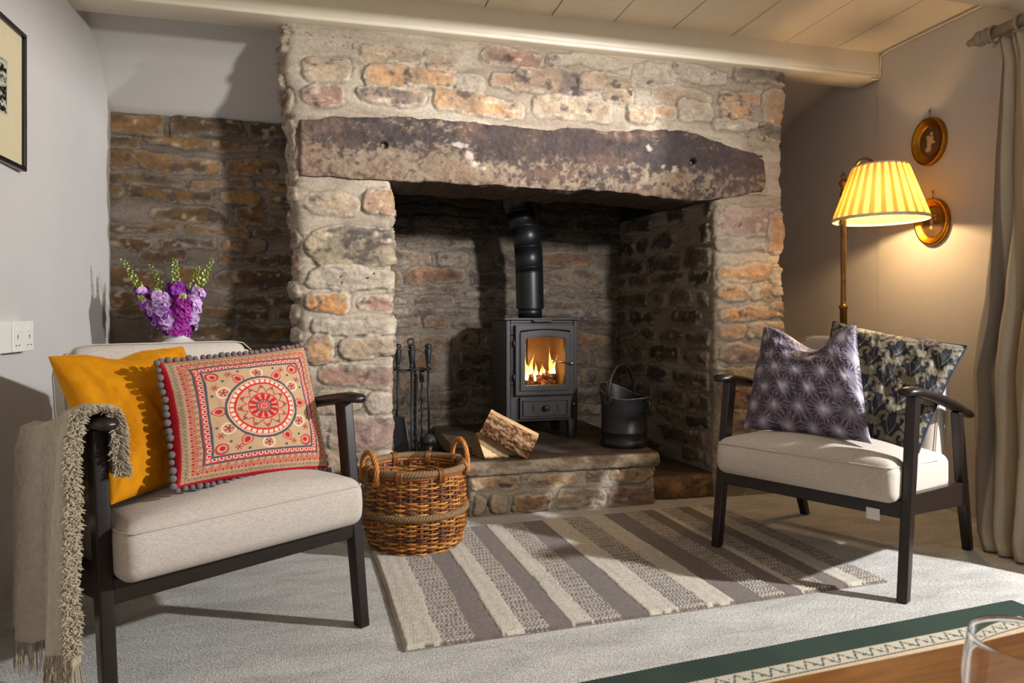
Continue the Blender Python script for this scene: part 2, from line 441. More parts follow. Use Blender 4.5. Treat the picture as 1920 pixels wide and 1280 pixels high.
def stone_field(U, Z, stones, mort, seed, prot=.011):
    """height above the wall plane and colour for every grid point"""
    H_ = fbm(U*3, Z*3, seed, 4)*.018-.009+fbm(U*14, Z*22, seed+3, 3)*.006
    # trowel marks in the mortar
    H_ += (fbm(U*10+3*fbm(U*3, Z*3, seed+5), Z*55, seed+6, 3)-.5)*.005
    c1, c2 = lin(MORT[mort][0]), lin(MORT[mort][1])
    C = mix(c1, c2, sstep(.35, .65, fbm(U*4, Z*7, seed+8, 5)))
    C = C*(.86+.28*fbm(U*26, Z*60, seed+9, 4))[..., None]
    wv = fbm(U*2.5, Z*3, seed+12, 3)*5
    stk = fbm(U*9+wv, Z*85+wv*2.2, seed+13, 4, .6); C = C*(.80+.40*stk)[..., None]; H_ += (stk-.5)*.006
    rdg = np.abs(fbm(U*5+wv*.7, Z*24+wv, seed+15, 3)-.5); crk = sstep(.012, .003, rdg)*sstep(.45, .6, fbm(U*4, Z*5, seed+17, 3))
    C = C*(1-.55*crk)[..., None]; H_ -= crk*.004
    wu = (fbm(U*7, Z*7, seed+20, 4)-.5)*.045; wz = (fbm(U*6+50, Z*6, seed+21, 4)-.5)*.034
    uu, zz = U+wu, Z+wz
    rs = random.Random(seed)
    for (a, b, c, d, kd) in stones:
        m = (U > a-.06) & (U < c+.06) & (Z > b-.05) & (Z < d+.05)
        if not m.any(): rs.random(); continue
        cu, cz = (a+c)/2, (b+d)/2; hu, hz = (c-a)/2, (d-b)/2
        r = min(hu, hz)*rs.uniform(.35, .85)
        sl = rs.uniform(-.07, .07); tp = rs.uniform(-.18, .18)
        x = uu[m]-cu; y = zz[m]-cz-sl*x
        hz2 = hz*(1+tp*x/max(hu, .01))*(1-rs.choice((0, .2, .45))*np.clip(np.abs(x)/hu, 0, 1.2)**2.6)
        qx = np.abs(x)-(hu-r); qy = np.abs(y)-(hz2-r)
        sd = np.hypot(np.maximum(qx, 0), np.maximum(qy, 0))+np.minimum(np.maximum(qx, qy), 0)-r
        sd = sd+(fbm(U[m]*40, Z[m]*40, seed+30, 3)-.5)*.012+(fbm(U[m]*11+seed, Z[m]*15, seed+31, 3)-.5)*.028
        inn = sstep(.003, -.006, sd); bul = sstep(0, -.03, sd)
        innc = sstep(.0, -.007, sd+.003+(fbm(U[m]*55, Z[m]*80, seed+33, 4)-.5)*.030)
        k1, k2, dk = PAL[kd]; k1, k2 = lin(k1), lin(k2)
        so = rs.uniform(0, 99)
        n1 = fbm(U[m]*9+so, Z[m]*14, seed+40, 5); n2 = fbm(U[m]*16, Z[m]*22+so, seed+44, 5, .6)
        sc_ = mix(k1, k2, sstep(.35, .62, n1))
        sc_ = mix(sc_, lin('#4b4340') if mort != 'soot' else lin('#2b2622'), sstep(.72-dk*.55, .84-dk*.45, n2)*(.85 if mort != 'soot' else .6))
        sc_ = mix(sc_, lin('#d6c6ae'), sstep(.66, .8, fbm(U[m]*22+so, Z[m]*30, seed+47, 4))*(.45 if mort != 'soot' else .1))
        sc_ = sc_*(.72+.56*fbm(U[m]*48, Z[m]*70+so, seed+50, 4))[..., None]
        pr = prot*rs.uniform(.2, 1.4)+.003
        hh = H_[m]*(1-inn*.7)+inn*(pr+bul*.003+(fbm(U[m]*18+so, Z[m]*30, seed+60, 5, .6)-.5)*.026)
        hh -= np.exp(-((sd-.004)/.004)**2)*.007*sstep(.4, .6, fbm(U[m]*5+so, Z[m]*6, seed+65, 3))*(rs.random()*.9+.3)   # joint line
        H_[m] = hh
        e = sstep(.35, .62, fbm(U[m]*8, Z[m]*8+so, seed+70, 3))          # mortar smeared over part of the stone
        inn2 = innc*(1-.6*e*sstep(-.035, 0, sd))
        C[m] = mix(C[m], lin('#c4b8a6')*(1 if mort == 'light' else .62), inn*.38)
        C[m] = mix(C[m], sc_, inn2)
        edge = np.exp(-((sd-.003)/.003)**2)*.35
        C[m] = C[m]*(1-edge[..., None]*.8)
    return H_, C

def smooth_path(path, rad=.03, seg=5):
    P = [np.array(p, float) for p in path]; out = [P[0]]
    for i in range(1, len(P)-1):
        a = P[i]+(P[i-1]-P[i])/np.linalg.norm(P[i-1]-P[i])*rad*.8; b = P[i]+(P[i+1]-P[i])/np.linalg.norm(P[i+1]-P[i])*rad
        for k in range(seg+1):
            t = k/seg; out.append((1-t)**2*a+2*t*(1-t)*P[i]+t*t*b)
    out.append(P[-1]); return np.array(out)
def stone_panel(name, path, z0, z1, stones, mort, seed, parent=None, res=.006, prot=.011, mat=None, warp=None, rad=.03, dents=(), ztop=None, wear=None):
    sp = smooth_path(path, rad) if len(path) > 2 else np.array(path, float)
    d = np.r_[0, np.cumsum(np.linalg.norm(np.diff(sp, axis=0), axis=1))]
    nu = max(2, int(d[-1]/res)); nz = max(2, int((z1-z0)/res))
    u = np.linspace(0, d[-1], nu); X = np.interp(u, d, sp[:, 0]); Y = np.interp(u, d, sp[:, 1])
    tx = np.gradient(X); ty = np.gradient(Y); l = np.hypot(tx, ty); nx, ny = ty/l, -tx/l
    t = np.linspace(0, 1, nz)
    U, T = np.meshgrid(u, t, indexing='ij')
    zt = z1 if ztop is None else ztop(X)[:, None]
    Z = z0+T*(zt-z0)
    H_, C = stone_field(U, Z, stones, mort, seed, prot)
    for (du, dz, r) in dents:
        q = np.hypot(U-du, Z-dz)/r; m_ = sstep(1.15, .8, q); H_ -= m_*.03; C = C*(1-m_*.9)[..., None]
    if wear is not None: C = wear(U, Z, C)
    P = np.zeros(U.shape+(3,))
    P[..., 0] = X[:, None]+nx[:, None]*H_; P[..., 1] = Y[:, None]+ny[:, None]*H_; P[..., 2] = Z
    if warp is not None: P = warp(P)
    return grid(name, P, mat or M['stone'], parent, C)

breast = empty('chimney_breast', (.98, 3.2, 0), kind='structure', label='rough stone chimney breast around the fireplace')
brp = breast
def rel(o, parent):            # keep world coordinates when parenting to an empty that is not at the origin
    o.parent = parent; o.matrix_parent_inverse = Matrix.Translation(parent.location).inverted(); return o

YF = 2.92
def edge_warp(P):
    x, y, z = P[..., 0], P[..., 1], P[..., 2]
    lx = sstep(.05, -.15, x); wob = (fbm(z*9, z*0+1.3, 71, 3)-.5)*.035
    P[..., 0] = x-lx*(.005+.052*sstep(1.2, 2.0, z)-wob)
    rx = sstep(1.98, 2.12, P[..., 0]); wr = (fbm(z*11, z*0+4.7, 75, 3)-.5)*.045
    P[..., 0] += rx*(wr+.012*sstep(1.2, .2, z))
    return P
# left pillar: u along its path
lp = [(-.162, 3.55), (-.162, YF+.075), (-.128, YF), (.225, YF), (.25, 3.9)]
u0 = (3.6-YF)
fs = [(s[0]+.155+u0-.02, s[1], s[2]+.155+u0-.02, s[3], s[4]) for s in FRONT_STONES if s[0] < .3 and s[3] < 1.42]
side = courses(0, u0-.04, 0, 1.44, 'tomr', 5)+courses(u0+.42, u0+1.4, 0, 1.44, 'sSq', 6)
pin = [(.598, .522), (.600, .533), (.648, .525), (.660, .515)]
dn = [(u0+.155-.056, 1.029, .0035), (u0+.155-.051, 1.004, .0035), (u0+.155+.052, 1.023, .0035), (u0+.155+.078, 1.045, .0035)]
rel(stone_panel('pillar', lp, 0, 1.46, fs+side, 'light', 3, None, res=.005, warp=edge_warp, dents=dn), breast)
# right pillar
rp = [(1.69, 3.92), (1.765, YF), (2.125, YF), (2.125, 3.7)]
ur = math.dist(rp[0], rp[1])
fs = [(s[0]-1.765+ur, s[1], s[2]-1.765+ur, s[3], s[4]) for s in FRONT_STONES if s[0] > 1.7 and s[3] < 1.46]
side = courses(0, ur-.03, .0, 1.46, 'sSqSs', 15, h=(.07, .13), ln=(.16, .45))+courses(ur+.4, ur+1.1, 0, 1.44, 'tomr', 16)
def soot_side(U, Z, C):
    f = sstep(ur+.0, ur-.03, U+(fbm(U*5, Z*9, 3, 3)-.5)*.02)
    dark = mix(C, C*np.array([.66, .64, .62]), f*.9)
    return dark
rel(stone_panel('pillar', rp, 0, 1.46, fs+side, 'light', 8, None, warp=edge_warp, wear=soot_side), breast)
# stonework over the lintel
op = [(-.162, 3.55), (-.162, YF+.075), (-.128, YF), (2.125, YF), (2.125, 3.7)]
fs = [(s[0]+.155+u0-.01, s[1], s[2]+.155+u0-.01, s[3], s[4]) for s in FRONT_STONES if s[3] > 1.5]
side = courses(0, u0-.04, 1.46, 2.2, 'tomr', 25)+courses(u0+2.32, u0+3.2, 1.46, 2.2, 'tom', 26)
rel(stone_panel('overmantel', op, 1.455, 2.185, fs+side, 'light', 13, None, res=.005, warp=edge_warp), breast)

# lintel: one long dark sandstone block
LX = [-.165, .153, .49, .847, 1.228, 1.467, 1.60, 1.773, 1.90, 2.05]; LT = [1.680, 1.705, 1.714, 1.705, 1.724, 1.742, 1.738, 1.700, 1.675, 1.635]
BX = [-.165, .05, .23, .444, .847, 1.228, 1.60, 1.745, 1.85, 2.05]; BZ = [1.436, 1.432, 1.436, 1.432, 1.430, 1.424, 1.405, 1.418, 1.440, 1.478]
nx_ = 440; xs = np.linspace(-.165, 2.055, nx_)
zt = np.interp(xs, LX, LT)+(fbm(xs*14, xs*0, 81, 4)-.5)*.022; zb = np.interp(xs, BX, BZ)+(fbm(xs*9, xs*0+5, 82, 4)-.5)*.024
prof = []                                    # (t, y): around top edge, face, bottom edge, soffit
ns, nf, nb = 6, 60, 60
P = np.zeros((nx_, ns+nf+nb, 3)); endr = sstep(0, .035, xs+.165)*sstep(0, .05, 2.055-xs)
yf = 2.945-.055*endr
for j in range(ns+nf+nb):
    if j < ns: t = j/ns; y = 2.98+(yf-2.98)*t; z = zt-.012*t*t
    elif j < ns+nf:
        t = (j-ns)/(nf-1); y = yf+.014*(2*abs(t-.5))**5; z = zt-.012+(zb+.006-zt+.012)*t
    else:
        t = (j-ns-nf+1)/nb; y = yf+.014+.42*t; z = zb+.006-.006*min(1, t*12)+.02*t
    P[:, j, 0] = xs; P[:, j, 1] = y; P[:, j, 2] = z
S_ = P[..., 2]-P[..., 1]*.9
nz_ = fbm(P[..., 0]*7, S_*9, 90, 5, .55); nf_ = fbm(P[..., 0]*38, S_*38, 95, 4, .6)
face = np.zeros(P.shape[:2]); face[:, ns:ns+nf] = 1
disp = (nz_-.5)*.03+(nf_-.5)*.011
P[..., 1] -= disp*face; P[..., 2] -= disp*(1-face)*.8
for (hx, hz) in ((.197, 1.579), (1.628, 1.594)):
    q = np.hypot(P[..., 0]-hx, P[..., 2]-hz+0)/.014
    P[..., 1] += sstep(1.2, .75, q)*face*.035
HOLE = [(.197, 1.579), (1.628, 1.594)]
x, z = P[..., 0], P[..., 2]
base = mix(lin('#443c3a'), lin('#57473f'), sstep(.3, .7, fbm(x*3, z*6, 101, 4)))
tan_ = sstep(.555, .69, fbm(x*46, z*50, 105, 5, .7)*.62+fbm(x*2.6, z*8, 103, 3)*.43+.10*sstep(1.62, 1.5, z)+.05*sstep(.9, .1, x)-.10*sstep(1.2, 1.6, x)*sstep(1.5, 1.62, z))
base = mix(base, lin('#93806c'), tan_*.72)
base = mix(base, lin('#7d6250'), sstep(.5, .7, fbm(x*9, z*14, 108, 4))*.4)
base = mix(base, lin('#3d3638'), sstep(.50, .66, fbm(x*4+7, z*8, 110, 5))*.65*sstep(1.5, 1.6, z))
for (wx, wz, rx, rz) in ((.52, 1.60, .035, .012), (.56, 1.555, .025, .022), (.58, 1.52, .03, .014), (.615, 1.505, .02, .010), (1.40, 1.64, .014, .02), (1.53, 1.55, .02, .015), (1.47, 1.56, .012, .012)):
    q = np.hypot((x-wx)/rx, (z-wz)/rz)+(fbm(x*60, z*60, 120, 3)-.5)*1.3
    base = mix(base, lin('#b8aa9b'), sstep(1.1, .6, q)*.7)
for (hx, hz) in HOLE: base = base*(1-.9*sstep(1.3, .9, np.hypot(x-hx, z-hz)/.014)*face)[..., None]
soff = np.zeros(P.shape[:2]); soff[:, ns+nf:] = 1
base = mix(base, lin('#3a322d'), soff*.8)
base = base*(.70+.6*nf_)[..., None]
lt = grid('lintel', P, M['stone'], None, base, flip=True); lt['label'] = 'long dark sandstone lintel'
rel(lt, breast)

# firebox
def soot_back(U, Z, C):
    g = sstep(1.15, 1.5, Z+(fbm(U*3, Z*3, 4, 3)-.5)*.25)
    return mix(C, lin('#1f1a16'), g*.75)
rel(stone_panel('firebox_back', [(.22, 3.9), (1.72, 3.9)], .05, 2.0, courses(0, 1.6, .05, 1.95, 'sSqSbsS', 33, h=(.055, .12), ln=(.12, .55)), 'soot', 31, None, mat=M['sooty'], wear=soot_back), breast)
mb = MB().box((.1, 2.97, 1.95), (1.9, 3.95, 2.0)); rel(mb.build('flue_closure', M['iron']), breast)

for sd_, x0_, x1_ in ((0, 1.685, 1.86), (1, .12, .235)):
    mb = MB().box((x0_, 3.0, 1.44), (x1_, 3.99, 2.0)); rel(mb.build('flue_cheek', M['iron']), breast)

# hearth
hearth = empty('hearth', (.98, 3.0, 0), kind='structure', label='raised stone hearth under the stove')
hs = [(.01, .0, .06, .085, 't'), (.075, .0, .16, .085, 'p'), (.18, .005, .37, .085, 'b'), (.385, .0, .62, .09, 'p'), (.64, .0, .86, .09, 'r'),
      (.0, .105, .215, .172, 'O'), (.25, .105, .49, .172, 'O'), (.515, .11, .60, .172, 'r'), (.64, .105, .86, .172, 'O')]
hs = [(a+.3, b, c+.3, d, {'O': 'o', 'p': 't'}.get(k, k) if a != .25 else 'O') for a, b, c, d, k in hs]
rel(stone_panel('hearth_plinth', [(.56, 3.19), (.56, 2.89), (1.42, 2.89), (1.42, 3.5)], 0, .185, hs+courses(0, .28, 0, .18, 'rt', 3)+courses(1.2, 1.8, 0, .18, 'rb', 4), 'light', 41, None, res=.004, prot=.012, rad=.015), hearth)
def slab(name, x0, x1, y0, y1, z0, z1, seed, cols, parent, rough=.012, n=8):
    nu = int((x1-x0)/.008); nv = int((y1-y0)/.012); th = z1-z0
    ring = []
    xs = np.linspace(x0, x1, nu); P = np.zeros((nu, 2*n+nv, 3))
    for j in range(2*n+nv):
        if j < n: t = j/n; y = y0+.25*(1-t)**1 ; z = z0 ; y = y0+.12*(1-t)
        elif j < 2*n: t = (j-n)/n; y = y0; z = z0+th*t
        else: t = (j-2*n)/(nv-1); y = y0+(y1-y0)*t; z = z1
        P[:, j] = np.stack([xs, np.full(nu, y), np.full(nu, z)], 1)
    for j in range(n, 2*n):
        t = (j-n)/n; P[:, j, 1] -= .010*math.sin(PI*t)
    X, Y, Z = P[..., 0], P[..., 1], P[..., 2]
    f = np.zeros(X.shape); f[:, :2*n] = 1
    P[..., 1] += (fbm(X*7, Z*20, seed, 4)-.5)*rough*2.2*sstep(y0+.1, y0, Y)+(fbm(X*45, Z*60, seed+2, 4)-.5)*rough*f
    P[..., 2] += (fbm(X*4, Y*4, seed+4, 4)-.5)*rough*.6+(fbm(X*14, Y*0, seed+5, 3)-.5)*.012*(np.arange(2*n+nv) < n)
    top = mix(lin(cols[0]), lin(cols[1]), sstep(.35, .65, fbm(X*5, Y*7, seed+6, 5)))
    edg = mix(lin(cols[2]), lin(cols[3]), sstep(.4, .62, fbm(X*14, Z*25, seed+8, 5)))
    C = mix(top, edg, f)*(.75+.5*fbm(X*50, (Y+Z)*50, seed+9, 4))[..., None]
    o = grid(name, P, M['slab'], None, C); rel(o, parent)
    # ends
    for xe, fl in ((x0, 1), (x1, 0)):
        i = 0 if fl else nu-1
        A = P[i, n:, :].copy(); B = A.copy(); B[:, 2] = np.minimum(B[:, 2], z0)
        Q = np.stack([A, B], 1); Cc = np.broadcast_to(lin(cols[3]), Q.shape)
        rel(grid(name+'_end', Q, M['slab'], None, Cc, flip=bool(fl)), parent)
    return o
slab('hearth_slab', .545, 1.435, 2.868, 3.92, .180, .242, 51, ('#4b423a', '#655748', '#a39580', '#7d6a55'), hearth)
slab('side_step', 1.40, 1.83, 2.945, 3.92, 0, .112, 55, ('#3d332b', '#57493a', '#8a6a48', '#6a523c'), hearth, rough=.02)
slab('side_step', .2, .57, 2.945, 3.92, 0, .112, 58, ('#3d332b', '#4a3f34', '#7a634b', '#6a523c'), hearth, rough=.02)

# niche wall to the left of the breast
def niche_top(X): return 1.812-.012*(X+1.0)/.8+(fbm(X*12, X*0, 9, 3)-.5)*.02
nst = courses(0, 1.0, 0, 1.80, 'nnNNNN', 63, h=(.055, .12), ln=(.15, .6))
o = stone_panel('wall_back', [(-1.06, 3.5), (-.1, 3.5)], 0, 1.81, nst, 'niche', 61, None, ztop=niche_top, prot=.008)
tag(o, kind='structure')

# ------------------------------------------------------------------ plain shell
def plaster(name, P, kind='structure', mat=None, amp=.006, seed=3, axis=0, flip=False):
    n1 = fbm(P[..., 1]*1.6+P[..., 0]*1.3, P[..., 2]*1.7, seed, 4)-.5
    P[..., axis] += n1*amp*2
    return tag(grid(name, P, mat or M['wall'], None, flip=flip), kind=kind)
def quad_grid(a, b, c, d, nu=40, nv=40):
    u = np.linspace(0, 1, nu)[:, None, None]; v = np.linspace(0, 1, nv)[None, :, None]
    a, b, c, d = map(np.array, (a, b, c, d))
    return (a*(1-u)+b*u)*(1-v)+(d*(1-u)+c*u)*v
xl = lambda y: -1.0-.029*(y-3.5)
plaster('wall_left', quad_grid((xl(3.6), 3.6, 0), (xl(-1.8), -1.8, 0), (xl(-1.8), -1.8, 2.25), (xl(3.6), 3.6, 2.25), 80, 40), amp=.006, seed=21, flip=True)
fl = plaster('floor', quad_grid((-1.3, -2.0, 0), (3.0, -2.0, 0), (3.0, 4.0, 0), (-1.3, 4.0, 0), 6, 6), amp=0)
fl.data.materials.clear(); fl.data.materials.append(M['carpet'])
# right wall with the window the key light comes through
mb = MB(); X0, X1 = 2.65, 2.78
mb.box((X0, 1.75, 0), (X1, 2.87, 2.3)); mb.box((X0+.012, 2.87, 0), (X1, 3.95, 2.3))
mb.box((X0, -2.0, 0), (X1, -.10, 2.3)); mb.box((X0, -.10, 0), (X1, 1.75, .38)); mb.box((X0, -.10, 1.93), (X1, 1.75, 2.3))
tag(mb.build('wall_right', M['wall']), kind='structure')
mb = MB()
for a, b in (((2.72, -.10, .38), (2.77, -.05, 1.93)), ((2.72, 1.70, .38), (2.77, 1.75, 1.93)), ((2.72, -.05, .38), (2.77, 1.70, .43)), ((2.72, -.05, 1.88), (2.77, 1.70, 1.93))): mb.box(a, b)
wn_ = empty('window_1', (2.74, .8, .38), kind='structure')
rel(mb.build('window_frame', M['paint'], bevel=.004), wn_)
mb = MB().box((2.60, -.16, .36), (2.80, 1.81, .384)); rel(mb.build('window_sill', M['paint'], bevel=.006), wn_)
mb = MB().box((2.0, 3.72, 0), (2.8, 3.85, 2.3)); tag(mb.build('wall_back', M['wall']), kind='structure')
# sloping plaster behind the beam, left and right of the breast
def slope(name, x0, x1, prof):
    P = np.zeros((30, len(prof), 3))
    for i, xx in enumerate(np.linspace(x0, x1, 30)):
        for j, (y, z) in enumerate(prof): P[i, j] = (xx, y, z)
    return tag(grid(name, P, M['wall'], None, flip=True), kind='structure')
def interp_prof(pr, n=24):
    p = np.array(pr); d = np.r_[0, np.cumsum(np.linalg.norm(np.diff(p, axis=0), axis=1))]; t = np.linspace(0, d[-1], n)
    return list(zip(np.interp(t, d, p[:, 0]), np.interp(t, d, p[:, 1])))
slope('ceiling', -1.1, -.1, interp_prof([(2.84, 2.20), (3.0, 2.15), (3.11, 2.105), (3.2, 2.07), (3.287, 2.02), (3.38, 1.93), (3.495, 1.800), (3.56, 1.795)]))
slope('ceiling', 2.0, 2.75, interp_prof([(2.84, 2.20), (3.0, 2.17), (3.16, 2.14), (3.47, 2.07), (3.6, 2.02), (3.78, 1.9)]))
# boarded ceiling: boards run front to back with open joints
mb = MB(); ZC = 2.188
edges = [-1.15, -.87, -.57, -.27, .02, .32, .62, .92, 1.21, 1.506, 1.81, 2.10, 2.39, 2.70]
rs = random.Random(4)
for a, b in zip(edges[:-1], edges[1:]):
    dz = rs.uniform(-.003, .003); g = rs.uniform(.004, .008)
    mb.box((a+g/2, -2.0, ZC+dz), (b-g/2, 2.875, ZC+.02+dz))
mb.box((-1.2, -2.0, ZC+.024), (2.78, 2.95, ZC+.05))
tag(mb.build('ceiling', M['plank'], bevel=.0015, seg=1), kind='structure')
# beams
mb = MB()
n = 60
def beam(name, y0, y1, z0, z1, xa, xb, seed):
    xs = np.linspace(xa, xb, 120); P = np.zeros((120, 16, 3))
    sec = [(y1, z1), (y0, z1), (y0, z1-.012), (y0-.003, z1-.02), (y0-.003, (z0+z1)/2), (y0-.003, z0+.03), (y0-.002, z0+.024), (y0+.001, z0+.021), (y0-.001, z0+.018), (y0, z0+.008), (y0+.003, z0+.002), (y0+.008, z0), ((y0+y1)/2, z0), (y1-.008, z0), (y1, z0+.006), (y1, z1)]
    for j, (y, z) in enumerate(sec): P[:, j] = np.stack([xs, np.full(120, y), np.full(120, z)], 1)
    wv = (fbm(xs*1.4, xs*0, seed, 3)-.5)*.012; P[..., 1] += wv[:, None]; P[..., 2] += ((fbm(xs*1.1, xs*0+4, seed+1, 3)-.5)*.010)[:, None]
    o = grid(name, P, M['paint'], None, flip=True); tag(o, kind='structure'); return o
beam('ceiling_beam', 2.862, 3.02, 2.060, 2.20, -1.05, 2.645, 5)
beam('ceiling_beam', 1.98, 2.10, 2.062, 2.20, -1.05, 2.645, 8)
# cable clipped along the top of the right wall and round the beam end
mb = MB().tube([(2.643, 2.05, 2.178), (2.643, 2.4, 2.176), (2.643, 2.80, 2.178), (2.643, 2.845, 2.168), (2.643, 2.85, 2.10), (2.640, 2.85, 2.06), (2.630, 2.86, 2.053), (2.60, 2.857, 2.054)], .004, 6)
tag(mb.build('trim_1', M['paint'], smooth=True), kind='structure')

# ------------------------------------------------------------------ armchairs
def prism(mb, p0, p1, w0, d0, w1, d1):
    def rect(p, w_, d_): x, y, z = p; return [(x-w_/2, y-d_/2, z), (x+w_/2, y-d_/2, z), (x+w_/2, y+d_/2, z), (x-w_/2, y+d_/2, z)]
    return mb.hexa(rect(p0, w0, d0), rect(p1, w1, d1))
def armchair(loc, rz, label, tagx=None):
    t = empty('armchair', loc, rz, label=label, cat='armchair', group='pair of dark framed armchairs')
    E_ = M['espresso']
    for s in (-1, 1):
        prism(MB(), (s*.317, .015, 0), (s*.317, .105, .618), .030, .036, .030, .050).build('front_leg', E_, t, bevel=.004)
        mb = MB(); prism(mb, (s*.306, .705, 0), (s*.312, .612, .24), .030, .036, .030, .056)
        prism(mb, (s*.312, .612, .24), (s*.317, .535, .528), .030, .056, .030, .042).build('rear_leg', E_, t, bevel=.004)
        pts = [(.020, .628), (.035, .633), (.08, .632), (.18, .617), (.31, .594), (.43, .568), (.54, .540), (.62, .517), (.665, .503), (.682, .498)]
        wd = [.016, .026, .031, .032, .031, .029, .028, .027, .021, .010]
        mb = MB().tube([(s*.318, y, z) for y, z in pts], wd, 16, flat=.52, up=(0, .1, 1)); mb.build('armrest', E_, t, smooth=True)
        mb = MB(); mb.hexa([(s*.317-.012, .05, .255), (s*.317+.012, .05, .255), (s*.317+.012, .63, .185), (s*.317-.012, .63, .185)],
                           [(s*.317-.012, .05, .318), (s*.317+.012, .05, .318), (s*.317+.012, .63, .268), (s*.317-.012, .63, .268)])
        mb.build('side_rail', E_, t, bevel=.003)
    MB().box((-.305, .035, .243), (.305, .062, .300)).build('front_rail', E_, t, bevel=.004)
    MB().box((-.300, .585, .19), (.300, .612, .25)).build('rear_rail', E_, t, bevel=.004)
    if tagx is not None: MB().box((tagx-.02, .030, .226), (tagx+.02, .0315, .262)).build('fabric_tag', M['ceramic'], t)
    def seat_fn(Q):
        Q = Q.copy(); x, y, z = Q[..., 0], Q[..., 1], Q[..., 2]
        cr = np.clip(1-(x/.31)**2, 0, 1)**.7*np.clip(1-((y+.02)/.30)**2, 0, 1)**.6
        up = sstep(-.045, .05, z)
        Q[..., 2] = z+up*cr*.062-(y+.28)*.075
        f = sstep(-.2, -.28, y); Q[..., 1] = y-f*.012*(1-(z/.06)**2)
        Q[..., 0] = x*(1-.02*sstep(-.15, .3, y))
        return Q
    rbox_obj('seat_cushion', (.604, .56, .118), .030, M['linen'], t, Matrix.Translation((0, .262, .352)), 44, seat_fn)
    # piping along the top front edge and sides
    pts = []
    for k in range(25):
        u = -1+2*k/24; pts.append((u*.283, -.0235, .4035))
    pts = [(-.2985, .40, .372), (-.2985, .02, .4025)]+[(-.294, -.012, .4035)]+pts+[(.294, -.012, .4035), (.2985, .02, .4025), (.2985, .40, .372)]
    MB().tube(pts, .0022, 6).build('piping', M['piping'], t, smooth=True)
    Mb = Matrix.Translation((0, .545, .512)) @ Matrix.Rotation(-R(13.5), 4, 'X')
    def back_fn(Q):
        Q = Q.copy(); x, y, z = Q[..., 0], Q[..., 1], Q[..., 2]
        b = np.clip(1-(x/.28)**2, 0, 1)**.6*np.clip(1-(z/.29)**2, 0, 1)**.6
        Q[..., 1] = y-np.where(y < 0, 1, 0)*b*.022
        # rounded upper corners
        cx = np.abs(x)-.205; cz = z-.205; m = (cx > 0) & (cz > 0)
        l = np.hypot(cx, cz); mx = np.maximum(np.maximum(cx, cz), 1e-6)
        k = np.where(m, mx/np.maximum(l, 1e-6), 1)
        Q[..., 0] = np.where(m, np.sign(x)*(.205+cx*k), x); Q[..., 2] = np.where(m, .205+cz*k, z)
        return Q
    rbox_obj('backrest', (.545, .115, .54), .035, M['linen'], t, Mb, 40, back_fn)
    for fy_ in (-.050, .050):
        pts = [(-.270, fy_, -.26), (-.270, fy_, .20), (-.262, fy_, .238), (-.238, fy_, .262), (-.2, fy_, .268), (.2, fy_, .268), (.238, fy_, .262), (.262, fy_, .238), (.270, fy_, .20), (.270, fy_, -.26)]
        MB().tube([tuple(Mb @ Vector(p)) for p in pts], .0018, 6).build('piping', M['piping'], t, smooth=True)
    return t
CL = (-.1833, 1.7562, 0, R(34.94)); CLC = (-.1862, 1.7655, 0, R(33.0)); CR = (1.5047, 1.9784, 0, R(-62.75))
armchair(CLC[:3], CLC[3], 'cream linen armchair with dark wooden frame, left of the fireplace, throw over its arm')
armchair(CR[:3], CR[3], 'cream linen armchair with dark wooden frame, right of the fireplace in front of the lamp', .225)

